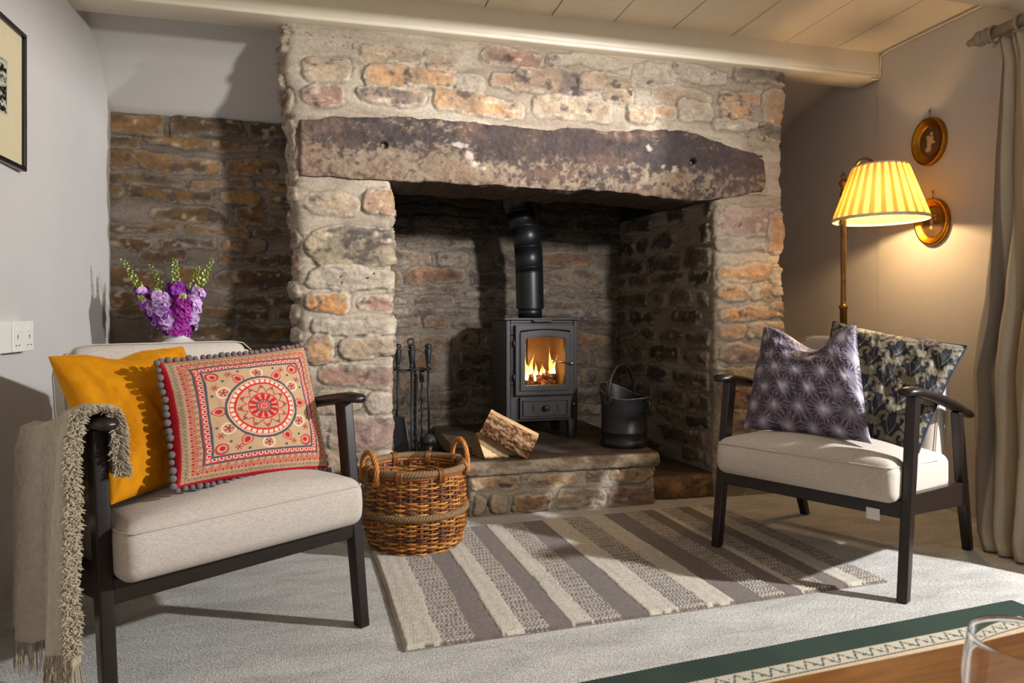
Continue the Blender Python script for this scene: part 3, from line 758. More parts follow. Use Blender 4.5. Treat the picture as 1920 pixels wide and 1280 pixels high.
# ------------------------------------------------------------------ cushions
def cushion(name, label, ch, cs, colf, mat, T=.06, Tb=.04, n=120, pinch=.07, sink=None, wr=.006, seed=1, backcol=None, ex=.42, group='scatter cushions on the armchairs', px=2.2):
    TL, TR, BR, BL = [np.array(c, float) for c in cs]
    g = np.linspace(-1, 1, n); g = np.sign(g)*(1-(1-np.abs(g))**1.15)
    U, V = np.meshgrid(g, g, indexing='ij')           # V: -1 bottom, 1 top
    u = U*(1-pinch*(1-V**2)*np.abs(U)**2); v = V*(1-pinch*(1-U**2)*np.abs(V)**2)
    a = ((u+1)/2)[..., None]; b = ((v+1)/2)[..., None]
    P = (BL*(1-a)+BR*a)*(1-b)+(TL*(1-a)+TR*a)*b
    nrm = np.cross(BR-BL, TL-BL); nrm /= np.linalg.norm(nrm)
    if nrm[1] > 0: nrm = -nrm
    th = (np.clip(1-np.abs(U)**px, 0, 1)*np.clip(1-np.abs(V)**px, 0, 1))**ex
    W = (fbm(U*2.2+seed, V*2.2, seed, 4)-.5)*wr*4*th+ (fbm(U*9+V*4, V*3-U*3+seed, seed+3, 3)-.5)*wr*(.4+th)
    # creases running in from the corners
    for (su, sv) in ((-1, -1), (1, -1), (-1, 1), (1, 1)):
        du, dv = (U-su)*-su, (V-sv)*-sv; rr = np.hypot(du, dv)+1e-6; ang = np.arctan2(dv, du)
        W += np.sin(ang*11+seed)*wr*.5*np.exp(-((rr-.5)/.35)**2)*th
    F_ = P+nrm*(th*T+W)[..., None]; B_ = P-nrm*(th*Tb)[..., None]
    if sink is not None: d = sink(U, V); F_ = F_+d; B_ = B_+d
    c1 = colf(U, V); c2 = np.broadcast_to(lin(backcol), U.shape+(3,)) if backcol else c1
    f = gridf(n, n); V_ = np.concatenate([F_.reshape(-1, 3), B_.reshape(-1, 3)])
    fr = f[:, ::-1]
    faces = np.concatenate([f, fr+n*n]); 
    nn = np.cross(F_[1, 0]-F_[0, 0], F_[0, 1]-F_[0, 0])
    if np.dot(nn, nrm) < 0: faces = faces[:, ::-1].copy()
    c = V_.mean(0); base = np.array([c[0], c[1], V_[:, 2].min()])
    o = mesh(name, V_-base, faces.copy(), mat, None, True, col=np.concatenate([c1.reshape(-1, 3), c2.reshape(-1, 3)]))
    ca, sa = math.cos(ch[3]), math.sin(ch[3])
    o.location = (ch[0]+base[0]*ca-base[1]*sa, ch[1]+base[0]*sa+base[1]*ca, base[2]); o.rotation_euler = (0, 0, ch[3])
    tag(o, label, 'cushion', group)
    ring = np.concatenate([P[:, 0], P[-1, 1:], P[::-1, -1][1:], P[0, ::-1][1:]])-base
    if sink is not None:
        d = sink(U, V); rd = np.concatenate([d[:, 0], d[-1, 1:], d[::-1, -1][1:], d[0, ::-1][1:]]); ring = ring+rd
    return o, ring

yc = lambda U, V: np.broadcast_to(lin('#c98310'), U.shape+(3,))
cushion('velvet_cushion', 'plain mustard yellow velvet cushion leaning in the left armchair', CL,
        [(-.345, .33, .768), (.005, .42, .778), (.03, .24, .435), (-.285, .11, .446)], yc, M['velvet'], .065, .05, 90, .05, wr=.008, seed=4,
        sink=lambda U, V: np.stack([0*U, 0*U, -.016*np.exp(-((U+.15)/.25)**2)*sstep(.5, 1, V)], -1))

def mandala(U, V):
    tan, red, grey, dkr = lin('#b59572'), lin('#b81d2c'), lin('#4a4d52'), lin('#8e1824')
    C = np.broadcast_to(tan, U.shape+(3,)).copy()
    m = np.maximum(np.abs(U), np.abs(V)); s = np.where(np.abs(U) > np.abs(V), V, U)   # distance to edge, run along the side
    def put(mask, c, k=1.0):
        nonlocal C; C = mix(C, c, np.clip(mask, 0, 1)*k)
    m = np.where(m < .665, m*.528/.665, .528+(m-.665)*(.472/.335)); U = U*.528/.665; V = V*.528/.665
    band = lambda a, b: sstep(a-.006, a+.004, m)*sstep(b+.006, b-.004, m)
    put(band(.955, 1.1), red)
    # grey curls
    n = 15; ph = (s*n/1.0*1.15) % 1-.5; q = (m-.895)/.055
    r = np.hypot(ph*1.0, q*.55); a = np.arctan2(q*.55, ph)
    curl = sstep(.07, .03, np.abs(r-.17-.05*a/PI))+sstep(.09, .05, r)*.8
    put(curl*band(.84, .95), grey)
    put(sstep(.06, .02, np.abs(np.abs(ph)-.46))*band(.86, .95), grey, .7)
    # red lotus row
    n = 11; ph = (s*n) % 1-.5; q = (m-.765)/.07
    r = np.abs(ph)+np.abs(q)*.42
    put(sstep(.50, .42, r)*sstep(.30, .36, r)*band(.69, .84), red); put(sstep(.2, .12, r)*band(.69, .84), red)
    put(sstep(.04, .015, np.abs(ph))*band(.72, .83), grey)
    ph2 = (s*n+.5) % 1-.5; r2 = np.abs(ph2)+np.abs(q-.8)*.35
    put(sstep(.25, .18, r2)*band(.76, .84), red); 
    # red tongues with pale outline between grey lines
    n = 13; ph = (s*n) % 1-.5; q = (m-.60)/.05
    r = np.hypot(ph, np.maximum(q, 0)*.5)
    put(band(.655, .69), grey)
    put(band(.565, .66), red, .75)
    put(sstep(.40, .34, r)*band(.57, .655), lin('#e6cdb6')); put(sstep(.27, .2, r)*band(.575, .655), red)
    put(band(.525, .565), grey)
    ins = sstep(.528, .52, m)
    R_ = np.hypot(U, V); A = np.arctan2(V, U)
    C = np.where((m < .525)[..., None], tan, C)
    # corner and field motifs
    for k in range(12):
        a0 = k*PI/6+.0; cx, cy = .445*math.cos(a0), .445*math.sin(a0)
        x = (U-cx)*math.cos(a0)+(V-cy)*math.sin(a0); y = -(U-cx)*math.sin(a0)+(V-cy)*math.cos(a0)
        if k % 2 == 0:
            r = np.hypot(x*.8, y*(1.0+np.clip(x, 0, 1)*9)); put(sstep(.062, .055, r)*ins, red); put(sstep(.050, .044, r)*ins, tan); put(sstep(.034, .026, r)*ins, red)
        else:
            r = np.hypot(x, y); put(sstep(.072, .066, r)*sstep(.056, .062, r)*ins, lin('#e6cdb6'))
            put(sstep(.05, .04, r)*sstep(-.3, .4, np.cos(np.arctan2(y, x)*5))*ins, red); put(sstep(.02, .012, r)*ins, grey)
    for su in (-1, 1):
        for sv in (-1, 1):
            x, y = U*su-.445, V*sv-.445; r = np.hypot(x, y)*(1-.25*np.cos(np.arctan2(y, x)-PI/4))
            put(sstep(.066, .058, r), red); put(sstep(.048, .042, r), tan); put(sstep(.03, .022, r), red)
            for (dx, dy) in ((.30, .46), (.46, .30)):
                x, y = U*su-dx, V*sv-dy; r = np.hypot(x, y); put(sstep(.045, .03, r)*sstep(-.2, .3, np.cos(np.arctan2(y, x)*6)), red); put(sstep(.015, .01, r), grey)
            for (dx, dy) in ((.20, .49), (.49, .20), (.37, .38)):
                put(sstep(.018, .012, np.hypot(U*su-dx, V*sv-dy)), grey)
    # central medallion
    put(sstep(.395, .389, R_), grey); put(sstep(.365, .359, R_), lin('#e0c4a4')); put(sstep(.355, .349, R_), red, .9)
    sc_ = np.abs(((A*34/(2*PI)) % 1)-.5)
    put(sstep(.345, .34, R_)*sstep(.300, .306, R_)*sstep(.12, .2, sc_), lin('#dcbf9d')); put(sstep(.300, .295, R_), red); put(sstep(.282, .277, R_), tan)
    st = .175+.085*np.abs(((A*12/(2*PI)) % 1)-.5)*2
    put(sstep(.006, .0, R_-st-.012), red); put(sstep(.006, 0, R_-st+.008), tan)
    put(sstep(.012, .006, np.abs(R_-.235))*sstep(.6, .9, np.cos(A*12)), grey)
    put(sstep(.168, .163, R_), red); put(sstep(.152, .147, R_), tan)
    pt = np.abs(np.cos(A*6)); put(sstep(.02, 0, R_-.10-.045*pt)*sstep(.055, .062, R_)*sstep(.35, .6, pt), red)
    put(sstep(.085, .08, R_)*sstep(.066, .07, R_), grey); put(sstep(.058, .052, R_), red); put(sstep(.040, .034, R_), tan); put(sstep(.026, .02, R_), red); put(sstep(.012, .008, R_), tan)
    return C
mc, ring = cushion('patterned_cushion', 'red, tan and grey medallion patterned cushion edged with grey pompoms', CL,
        [(-.149, .20, .748), (.318, .30, .772), (.302, .15, .422), (-.166, .065, .466)], mandala, M['print'], .062, .05, 400, .045, wr=.005, seed=9, backcol='#a51d2a')
d = np.r_[0, np.cumsum(np.linalg.norm(np.diff(ring, axis=0), axis=1))]
mb = MB(); rs = random.Random(2)
npom = 88; pg = None
for k in range(npom):
    t = d[-1]*(k+.5)/npom; p = np.array([np.interp(t, d, ring[:, i]) for i in range(3)])
    cc = ring.mean(0); dr = (p-cc); dr /= np.linalg.norm(dr); p = p+dr*.007
    if pg is None:
        mb = MB(); V_ = []
        mb.ball((0, 0, 0), .0082, 12); pg = mb.build('pompom', m_plain('grey_pompom_wool', '#77706f', .95, .05, var=.3, scale=400, bump=.9, bd=.003), mc, smooth=True); po = pg
    else:
        po = pg.copy(); COL.objects.link(po); po.parent = mc
    po.location = tuple(p+np.array([rs.uniform(-.002, .002), rs.uniform(-.003, .003), rs.uniform(-.002, .002)])); s_ = rs.uniform(.85, 1.15); po.scale = (s_, s_, s_)

def starburst(U, V):
    C = np.broadcast_to(lin('#3d3342'), U.shape+(3,)).copy(); C = C*(.9+.2*fbm(U*3, V*3, 3))[..., None]
    rs = random.Random(11); best = np.full(U.shape, 9.)
    k = 0
    cs = []
    for j in range(-4, 5):
        for i in range(-4, 5):
            cs.append((i*.40+(j % 2)*.20+rs.uniform(-.03, .03)+.02, j*.33+rs.uniform(-.03, .03)+.05, rs.uniform(.24, .31), rs.uniform(0, 6), rs.choice((34, 40, 46))))
    L_ = lin('#cfc6d6')
    acc = np.zeros(U.shape)
    for (cx, cy, rr, p0, nr) in cs:
        x, y = U-cx, V-cy; r = np.hypot(x, y); a = np.arctan2(y, x)+p0
        ln_ = rr*(.75+.25*np.sin(np.floor(a*nr/(2*PI))*2.4))
        ray = np.abs(((a*nr/(2*PI)) % 1)-.5)/(nr/(2*PI))*r*1.0     # distance from the ray axis
        m = sstep(.0050, .0015, ray)*sstep(ln_, ln_-.03, r)*(.62-.25*r/rr)
        m = np.maximum(m, sstep(.035, .008, r)*.9); m = np.maximum(m, np.exp(-(r/.055)**2)*.28)
        acc = np.maximum(acc, m)
    return mix(C, L_, acc)
def chop(U, V):
    top = sstep(-.1, 1.05, V); d = np.exp(-((U-.12)/.34)**2)
    z = -.075*d*top+.012*sstep(.4, 1, np.abs(U))*top
    x = .012*np.sin(U*5)*top
    crease = np.exp(-((V-.62+.5*np.abs(U-.05))/.09)**2)*sstep(.75, .1, np.abs(U-.05))
    y = .040*np.exp(-((U-.10)/.22)**2)*sstep(.35, 1, V)+.020*crease+.02*np.exp(-((U-.75)/.14)**2-((V+.55)/.14)**2)
    return np.stack([x, y, z], -1)
cushion('starburst_cushion', 'plum cushion printed with silver starbursts, dented top, in the right armchair', CR,
        [(-.325, .36, .812), (.100, .25, .820), (.205, .075, .455), (-.268, .12, .440)], starburst, M['satin'], .068, .05, 400, .06, sink=chop, wr=.010, seed=13)

def damask(U, V):
    C = np.broadcast_to(lin('#191b22'), U.shape+(3,)).copy()
    g = lin('#6f6146'); g2 = lin('#948b75'); CW, CH = .62, .52
    x0, y0 = U*1.0+.1, V*1.0
    acc = np.zeros(U.shape)
    for lay in range(2):
        xx = (x0+lay*CW/2) % CW-CW/2; yy = (y0+lay*CH/2) % CH-CH/2; ax_ = np.abs(xx)
        for oy in (-CH, 0, CH):
            y = yy-oy
            for k in range(20):
                t = k/19; ang = -.9+t*5.2; rr = .125*(1-t*.80)
                px_ = .130+rr*math.cos(ang)*.80; py_ = -.03+rr*math.sin(ang); lr = .034*(1-t*.45)
                th = ang+.6; dx, dy = ax_-px_, y-py_
                a = dx*math.cos(th)+dy*math.sin(th); b = -dx*math.sin(th)+dy*math.cos(th)
                e = np.hypot(a/(lr*1.5), b/(lr*.62)); acc = np.maximum(acc, sstep(1.0, .8, e)*(1-.75*sstep(.16, .04, np.abs(b)/lr)))
            for k in range(5):
                a0 = PI/2-(k*.42); px_, py_ = .075*math.cos(a0), .11+.075*math.sin(a0)
                a = (ax_-px_)*math.cos(a0)+(y-py_)*math.sin(a0); b = -(ax_-px_)*math.sin(a0)+(y-py_)*math.cos(a0)
                e = np.hypot(a/.058, b/.020); acc = np.maximum(acc, sstep(1, .85, e)*(1-.7*sstep(.2, .08, np.abs(b)/.02)))
            e = np.hypot(ax_/.028, (y-.11)/.034); acc = np.maximum(acc, sstep(1, .85, e))
            st_ = np.abs(ax_-.03-.05*np.sin((y+.2)*9)); acc = np.maximum(acc, sstep(.010, .005, st_)*sstep(.24, .2, np.abs(y+.05))*.8)
    acc = acc*sstep(.12, .3, fbm(U*20, V*20, 6, 3))
    C = mix(C, mix(g, g2, fbm(U*3, V*3, 17, 3)), acc*.85)
    return C*(.9+.2*((np.sin(V*400)+1)/2))[..., None]
dc, ring = cushion('damask_cushion', 'large black and gold leaf damask cushion with purple back and dark piping', CR,
        [(-.096, .50, .843), (.358, .495, .760), (.272, .27, .396), (-.12, .28, .43)], damask, M['satin'], .058, .030, 420, .05, wr=.009, seed=23, backcol='#7a3a8c')
MB().tube([tuple(p) for p in ring[::3]], .0042, 8, closed=True).build('piping', m_plain('navy_piping', '#1c2033', .6, .3, var=.4, scale=500, bump=.8), dc, smooth=True)['label'] = 'navy piping'

# ------------------------------------------------------------------ throw over the left chair's outer arm
def throw():
    t = empty('throw', CLC[:3], CLC[3], label='beige wool throw with fringe hanging over the outer arm of the left armchair', cat='throw')
    nu, nv = 120, 160
    def sheet(y_top0, y_top1, y_b0, y_b1, zb, off, seed, inner=.50, fold=0, dark=None):
        s = np.linspace(0, 1, nu)[:, None]; v = np.linspace(0, 1, nv)[None, :]
        # v runs from the inner end up over the armrest and down outside
        arc = [(-.276+off*.2, inner), (-.280, .57), (-.284+off*.3, .622), (-.292, .652+off), (-.320, .662+off), (-.346-off, .650+off), (-.360-off, .60), (-.372-off, .45), (-.382-off, .28), (-.386-off, zb)]
        a = np.array(arc); d = np.r_[0, np.cumsum(np.linalg.norm(np.diff(a, axis=0), axis=1))]; tt = np.linspace(0, d[-1], nv)
        x = np.interp(tt, d, a[:, 0])[None, :]; z = np.interp(tt, d, a[:, 1])[None, :]
        x = x+0*s; z = z+0*s
        down = np.clip((tt-d[5])/(d[-1]-d[5]), 0, 1)[None, :]
        y = (y_top0+(y_top1-y_top0)*s)*(1-down)+(y_b0+(y_b1-y_b0)*s)*down
        z = z-.085*sstep(.05, .6, y)*(1-down)*1.0-(y-.1)*.10*down      # follows the sloping arm
        x = x-down*(np.sin(s*9+seed)*.010+np.sin(s*21+seed*2+down*2)*.006)-down*fold*np.exp(-((s-.45)/.07)**2)*-.03
        y = y+down*np.sin(s*7+down*3+seed)*.006
        x = x+(fbm(s*6+seed, v*9, seed, 3)-.5)*.008
        z = z+(fbm(s*7+seed, v*0, seed+2, 3)-.5)*.02*down
        P = np.stack([x, y, z], -1)
        c1, c2 = lin('#a8967b'), lin('#c0b096')
        st = .5+.5*np.sin(s*34+v*0); C = mix(c1, c2, sstep(.25, .75, fbm(s*30, v*90, seed, 3)+0*st))
        C = mix(C, lin('#cdbfa8'), (sstep(.42, .5, s)*sstep(.72, .64, s)+0*v)*(.45 if dark is None else 0))
        return P, C
    P1, C1 = sheet(.052, .160, -.085, .14, .175, .010, 3, inner=.52)
    P2, C2 = sheet(.135, .60, .10, .50, .125, .004, 8, fold=1)
    P1[..., 0] -= .010
    for i, (P, C) in enumerate(((P1, C1), (P2, C2))):
        o = grid('blanket_layer', P, M['throw'], t, C); sm = o.modifiers.new('thick', 'SOLIDIFY'); sm.thickness = .007; sm.offset = 0
    # fleece edge facing the camera: short curly tufts along the front edge
    rs = random.Random(8); mb = MB(); cl = lin('#c2b296')
    for k in range(4200):
        v = rs.random(); j = int(v*(nv-1)*.97); e = P1[0, j]; down = j > nv*.35
        ln_ = rs.uniform(.003, .008); dx = rs.uniform(-.012, .014); 
        p0 = Vector(e)+Vector((dx, rs.uniform(-.004, .010), rs.uniform(-.004, .004)))
        p1 = p0+Vector((rs.uniform(-.007, .007), -ln_*.6, -ln_*rs.uniform(.0, .7))); p2 = p1+Vector((rs.uniform(-.006, .006), -ln_*.1, -ln_*.5))
        mb.tube([p0, p1, p2], [.0017, .0015, .0007], 4, caps=False, col=cl*rs.uniform(.75, 1.15))
    for k in range(1500):      # inner end of the throw
        s_ = rs.random()*.9; j = rs.randrange(0, int(nv*.30)); e = P1[int(s_*(nu-1)), j]
        if rs.random() < .6: e = P1[0, j]
        p0 = Vector(e)+Vector((rs.uniform(.0, .012), rs.uniform(-.006, .006), 0)); p1 = p0+Vector((rs.uniform(.0, .008), rs.uniform(-.010, .004), -rs.uniform(.001, .007)))
        mb.tube([p0, p1, p1+Vector((.002, -.003, -.004))], [.0017, .0015, .0008], 4, caps=False, col=cl*rs.uniform(.8, 1.15))
    tag(mb.build('fleece_edge', M['throw'], t, smooth=True, usecol=True), kind='stuff')
    mb = MB()
    for P in (P1, P2):
        for k in range(90):
            i = int(k/89*(nu-1)); e = Vector(P[i, -1]); l = rs.uniform(.045, .085); w1 = rs.uniform(-.008, .008); w2 = rs.uniform(-.012, .012)
            pts = [e+Vector((0, 0, .004)), e+Vector((w1*.5, w2*.4, -l*.4)), e+Vector((w1, w2, -l*.8)), e+Vector((w1*.4, w2*1.3, -l))]
            mb.tube(pts, [.0016, .0015, .0013, .0006], 4, caps=False, col=lin('#a8977c')*rs.uniform(.8, 1.2))
    tag(mb.build('fringe', M['throw'], t, smooth=True, usecol=True), kind='stuff')
throw()

# ------------------------------------------------------------------ side table, vase and flowers behind the left chair
VX, VY = -.634, 3.107
t = empty('side_table', (VX, VY, 0), 0, label='small dark side table hidden behind the left armchair under the vase', cat='side table')
MB().lathe([(.001, .575), (.175, .575), (.18, .582), (.18, .594), (.175, .60), (.001, .60)], n=48).build('table_top', M['espresso'], t, smooth=True)
for k in range(3):
    a = k*2*PI/3+.5; MB().tube([(.10*math.cos(a), .10*math.sin(a), .577), (.15*math.cos(a), .15*math.sin(a), 0)], [.013, .010], 10).build('leg', M['espresso'], t, smooth=True)
prof = [(.001, .602), (.070, .602), (.078, .608), (.081, .63), (.081, .735), (.078, .747), (.068, .757), (.048, .770), (.0405, .778), (.0385, .785), (.0385, .803), (.041, .812), (.039, .8145), (.0355, .812), (.035, .785), (.036, .77), (.06, .75), (.06, .64), (.001, .63)]
v_ = MB().lathe([(r, z-.602) for r, z in prof], n=56, caps=False).build('vase', M['ceramic'], None, smooth=True); v_.location = (VX, VY, .602)
tag(v_, 'white glazed narrow-necked vase holding purple stocks', 'vase')
# flowers
def floret(mb, c, r, ax, col1, col2, rs):
    """ruffled five-petalled blossom"""
    ax = Vector(ax).normalized(); q = ax.to_track_quat('Z', 'Y').to_matrix(); c = Vector(c); tw = rs.uniform(0, 6)
    for ring in range(2):
        nr = 5; rr = r*(1 if ring == 0 else .62); tl = .35 if ring == 0 else .8
        for k in range(nr):
            a = tw+2*PI*(k+.5*ring)/nr; ca, sa = math.cos(a), math.sin(a); pts = []; cols = []
            for i in range(4):
                t_ = i/3
                for j in range(4):
                    w_ = (j/3-.5)*2; ww = rr*.62*math.sin(PI*(.12+.78*t_))*w_
                    rad = rr*t_; h = rr*(tl*t_-.55*t_*t_)+rs.uniform(-.08, .08)*rr*t_+rr*.12*w_*w_
                    pts.append(c+q @ Vector((ca*rad-sa*ww, sa*rad+ca*ww, h))); m = t_*.8+rs.uniform(-.1, .1)
                    cols.append(np.clip(col2*(1-m)+col1*m, 0, 1))
            f = [(i*4+j, i*4+j+1, (i+1)*4+j+1, (i+1)*4+j) for i in range(3) for j in range(3)]
            v0 = np.array([tuple(p) for p in pts]); mb.v.append(v0); mb.f += [tuple(x+mb.n for x in g) for g in f]; mb.n += 16; mb.c.append(np.array(cols))
def stem(dx, dy, top, f0, f1, r0, c1, c2, label, seed, lean=.0):
    rs = random.Random(seed); r0 *= 1.22; t = empty('stock_flower', (VX, VY, .63), 0, label=label, cat='flower', group='stems of stock in the vase')
    z0 = 0; p0 = Vector((dx*.06, dy*.06, 0)); pn = Vector((dx*.14, dy*.14, .18)); p3 = Vector((dx, dy, top-.63))
    def P(u):
        if u < .35: return p0.lerp(pn, u/.35)
        w_ = (u-.35)/.65; m = pn.lerp(p3, w_); m.x += (dx*.10)*math.sin(PI*w_)*lean; return m
    green = lin('#55752f')
    MB().tube([P(i/14) for i in range(15)], [.0032-.0016*i/14 for i in range(15)], 7).build('stem', m_green, t, smooth=True)
    mb = MB(); n = int(42*(f1-f0)/.45)
    for k in range(n):
        u = f0+(f1-f0)*k/n; a = k*2.4; d = Vector((math.cos(a), math.sin(a), .35)); rr = r0*(1-.35*(u-f0)/(f1-f0))*rs.uniform(.8, 1.15)
        p = P(u)+Vector((d.x, d.y, .1))*rr*1.15; pale = rs.random()
        A, B = (c1, c1*.55) if pale > .35 else (c2, c2*.95+.03)
        floret(mb, p, rr, d, A*rs.uniform(.8, 1.15), B, rs)
    mb.build('blossoms', M['petal'], t, smooth=True, usecol=True)
    mb = MB(); bc1, bc2 = lin('#8fa63a'), lin('#d8d79a')
    for k in range(34):
        u = f1-.03+(1.0-f1+.03)*k/33; a = k*2.4; rr = .0058*(1-.55*k/33)*rs.uniform(.8, 1.2); off = .014*(1-.7*k/33)+.003
        p = P(min(u, 1))+Vector((math.cos(a)*off, math.sin(a)*off, .004)); cc = bc1 if rs.random() > .3 else bc2
        mb.ball(p, rr, 6, col=cc*rs.uniform(.7, 1.1), sc_=(1, 1, 1.4))
    mb.build('buds', M['petal'], t, smooth=True, usecol=True)
m_green = m_plain('stem_green', '#4d6b2a', .55, .3)
pu, lp_, mg = lin('#8b2f9c'), lin('#c9a0d4'), lin('#9c2a8e')
stem(-.215, .02, 1.095, .46, .74, .026, pu, lp_, 'purple and lilac stock stem leaning furthest left in the vase', 1, .4)
stem(-.115, .05, 1.075, .42, .70, .025, mg, lp_, 'purple stock stem with curved green tip, second from the left in the vase', 2, -.6)
stem(-.01, -.02, 1.10, .34, .78, .029, pu*1.1, pu, 'deep violet stock stem standing upright in the middle of the vase', 3)
stem(.07, .04, 1.075, .36, .74, .025, mg, pu, 'magenta stock stem just right of the upright middle one', 4)
stem(.135, -.01, 1.105, .40, .74, .025, lp_, lp_, 'pale lilac stock stem leaning furthest right with long green tip', 5, -.5)
stem(-.07, -.06, .975, .36, .9, .029, lp_, pu, 'short stock with large pale open flowers at the front of the vase', 6)
stem(.03, -.07, .955, .34, .9, .028, mg*1.05, mg, 'short dark magenta stock low at the front of the vase', 7)
stem(-.14, -.03, .945, .40, .9, .024, lp_, pu, 'short lilac stock drooping out of the vase on the left', 8)

# ------------------------------------------------------------------ left wall: picture and sockets
t = empty('framed_picture', (-.962, 2.24, 1.32), 0, label='black framed print in a cream mount hanging on the left wall', cat='picture')
def wallrect(mb, y0, y1, z0, z1, x0, x1, shear=.10):
    b = [(x0, y0-.0, z0), (x0, y1, z0), (x1, y1, z0), (x1, y0, z0)]; return mb.box((min(x0, x1), y0, z0), (max(x0, x1), y1, z1))
Y0, Y1, Z0, Z1 = -.26, .235, 0, .432; fw = .014
mb = MB()
for a, b, c, d in ((Y0, Y1, Z0, Z0+fw), (Y0, Y1, Z1-fw, Z1), (Y0, Y0+fw, Z0+fw, Z1-fw), (Y1-fw, Y1, Z0+fw, Z1-fw)): mb.box((-.004, a, c), (.018, b, d))
mb.build('frame', M['black_frame'], t, bevel=.002)
MB().box((.004, Y0+fw, Z0+fw), (.008, Y1-fw, Z1-fw)).build('mount', m_plain('cream_mount', '#c9bb98', .8, .1, var=.03), t)
u = np.linspace(0, 1, 90); U, V = np.meshgrid(u, u, indexing='ij')
yy = -.14+U*.265; zz = .145+V*.165
f = fbm(U*14, V*14, 7, 5, .65); C = mix(lin('#b5b09c'), lin('#15150f'), sstep(.46, .52, f+.06*np.sin(U*60)*np.sin(V*40)))
C = mix(C, lin('#b5b09c'), ((U < .03) | (U > .97) | (V < .03) | (V > .97)).astype(float))
grid('print', np.stack([np.full(U.shape, .0088), yy, zz], -1), M['flat'], t, C)
for yc_, lab in ((2.414, 'white double wall socket with switches, nearer the alcove on the left wall'), (2.262, 'white wall box cut by the left edge of the photo, next to the double socket')):
    t = empty('wall_socket', (-.977, yc_, .755), 0, label=lab, cat='wall socket')
    MB().box((0, -.072, 0), (.047, .072, .095)).build('back_box', M['plastic'], t, bevel=.003)
    if yc_ > 2.3:
        for s in (-1, 1):
            MB().box((.047, s*.030-.006, .062), (.051, s*.030+.006, .082)).build('switch', M['plastic'], t, bevel=.001)
            mb = MB(); mb.box((.0465, s*.040-.002, .040), (.0475, s*.040+.002, .052)); mb.box((.0465, s*.040-.014, .018), (.0475, s*.040-.008, .022)); mb.box((.0465, s*.040+.008, .018), (.0475, s*.040+.014, .022))
            mb.build('pin_holes', M['iron'], t)

# ------------------------------------------------------------------ floor lamp
LXp, LYp = 2.345, 2.755
t = empty('floor_lamp', (LXp, LYp, 0), 0, label='brass floor lamp with pleated cream shade, lit, behind the right armchair', cat='floor lamp')
MB().lathe([(.001, 0), (.13, 0), (.13, .012), (.12, .02), (.04, .03), (.022, .05), (.017, .07), (.001, .07)], n=40).build('base', M['brass'], t, smooth=True)
MB().lathe([(.001, .06), (.0165, .06), (.0165, .90), (.021, .905), (.021, .915), (.013, .92), (.0125, .94), (.0125, 1.43), (.016, 1.435), (.016, 1.45), (.011, 1.46), (.001, 1.46)], n=20).build('pole', M['brass'], t, smooth=True)
MB().lathe([(.001, 1.455), (.010, 1.455), (.013, 1.47), (.009, 1.478), (.018, 1.49), (.022, 1.50), (.016, 1.512), (.007, 1.518), (.012, 1.528), (.012, 1.536), (.006, 1.545), (.001, 1.556)], n=20).build('finial', M['brass'], t, smooth=True)
sx, sy = 2.395-LXp, 2.583-LYp
arc = []
for k in range(17):
    a = k/16; arc.append((sx*a**1.1, sy*a**1.1-.0, 1.44+.02*a+math.sin(a*PI*.86)*.145))
MB().tube(arc, .0065, 12).build('arm', M['brass'], t, smooth=True)
hz = arc[-1][2]
MB().lathe([(.001, hz+.012), (.010, hz+.010), (.012, hz-.004), (.009, hz-.012), (.018, hz-.018), (.030, hz-.026), (.033, hz-.036), (.033, 1.545), (.02, 1.54), (.018, 1.47), (.001, 1.47)], (sx, sy, 0), n=28).build('lamp_holder', M['gilt'], t, smooth=True)
# pleated shade
n = 26; nt = n*10; nz = 14; P = np.zeros((nt, nz, 3)); C = np.zeros((nt, nz, 3))
zt, zb_, rt, rb = 1.548, 1.308, .112, .197
for i in range(nt):
    a = 2*PI*i/nt; ph = (i % 10)/10; pl = (.0 if ph < .5 else 1.0); w_ = .5-.5*math.cos(2*PI*ph); w_ = w_**.5
    for j in range(nz):
        v = j/(nz-1); r = rt+(rb-rt)*v; r += (w_-.5)*.006*(1 if 0 < j < nz-1 else .3)
        P[i, j] = (sx+math.cos(a)*r, sy+math.sin(a)*r, zt+(zb_-zt)*v)
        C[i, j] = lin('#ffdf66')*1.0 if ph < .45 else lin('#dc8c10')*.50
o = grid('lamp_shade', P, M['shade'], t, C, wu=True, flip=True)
m_bind = m_plain('shade_binding_cloth', '#d9cdb0', .8, .1)
for (r, z, hh) in ((.1135, 1.546, .006), (.1985, 1.3085, .010)):
    MB().lathe([(r-.002, z-hh), (r+.001, z-hh), (r+.001, z+hh*.3), (r-.002, z+hh*.3), (r-.002, z-hh)], (sx, sy, 0), n=64, caps=False).build('shade_binding', m_bind, t, smooth=True)
mb = MB()
for k in range(3):
    a = k*2*PI/3; mb.tube([(sx, sy, 1.54), (sx+math.cos(a)*.111, sy+math.sin(a)*.111, 1.546)], .0015, 6)
mb.build('shade_ring', M['brass'], t)
MB().ball((sx, sy, 1.42), .03, 16).build('bulb', M['bulb'], t, smooth=True)
light('lamp_bulb', 'POINT', (LXp+sx, LYp+sy, 1.375), 15, (1.0, .62, .28), .035)

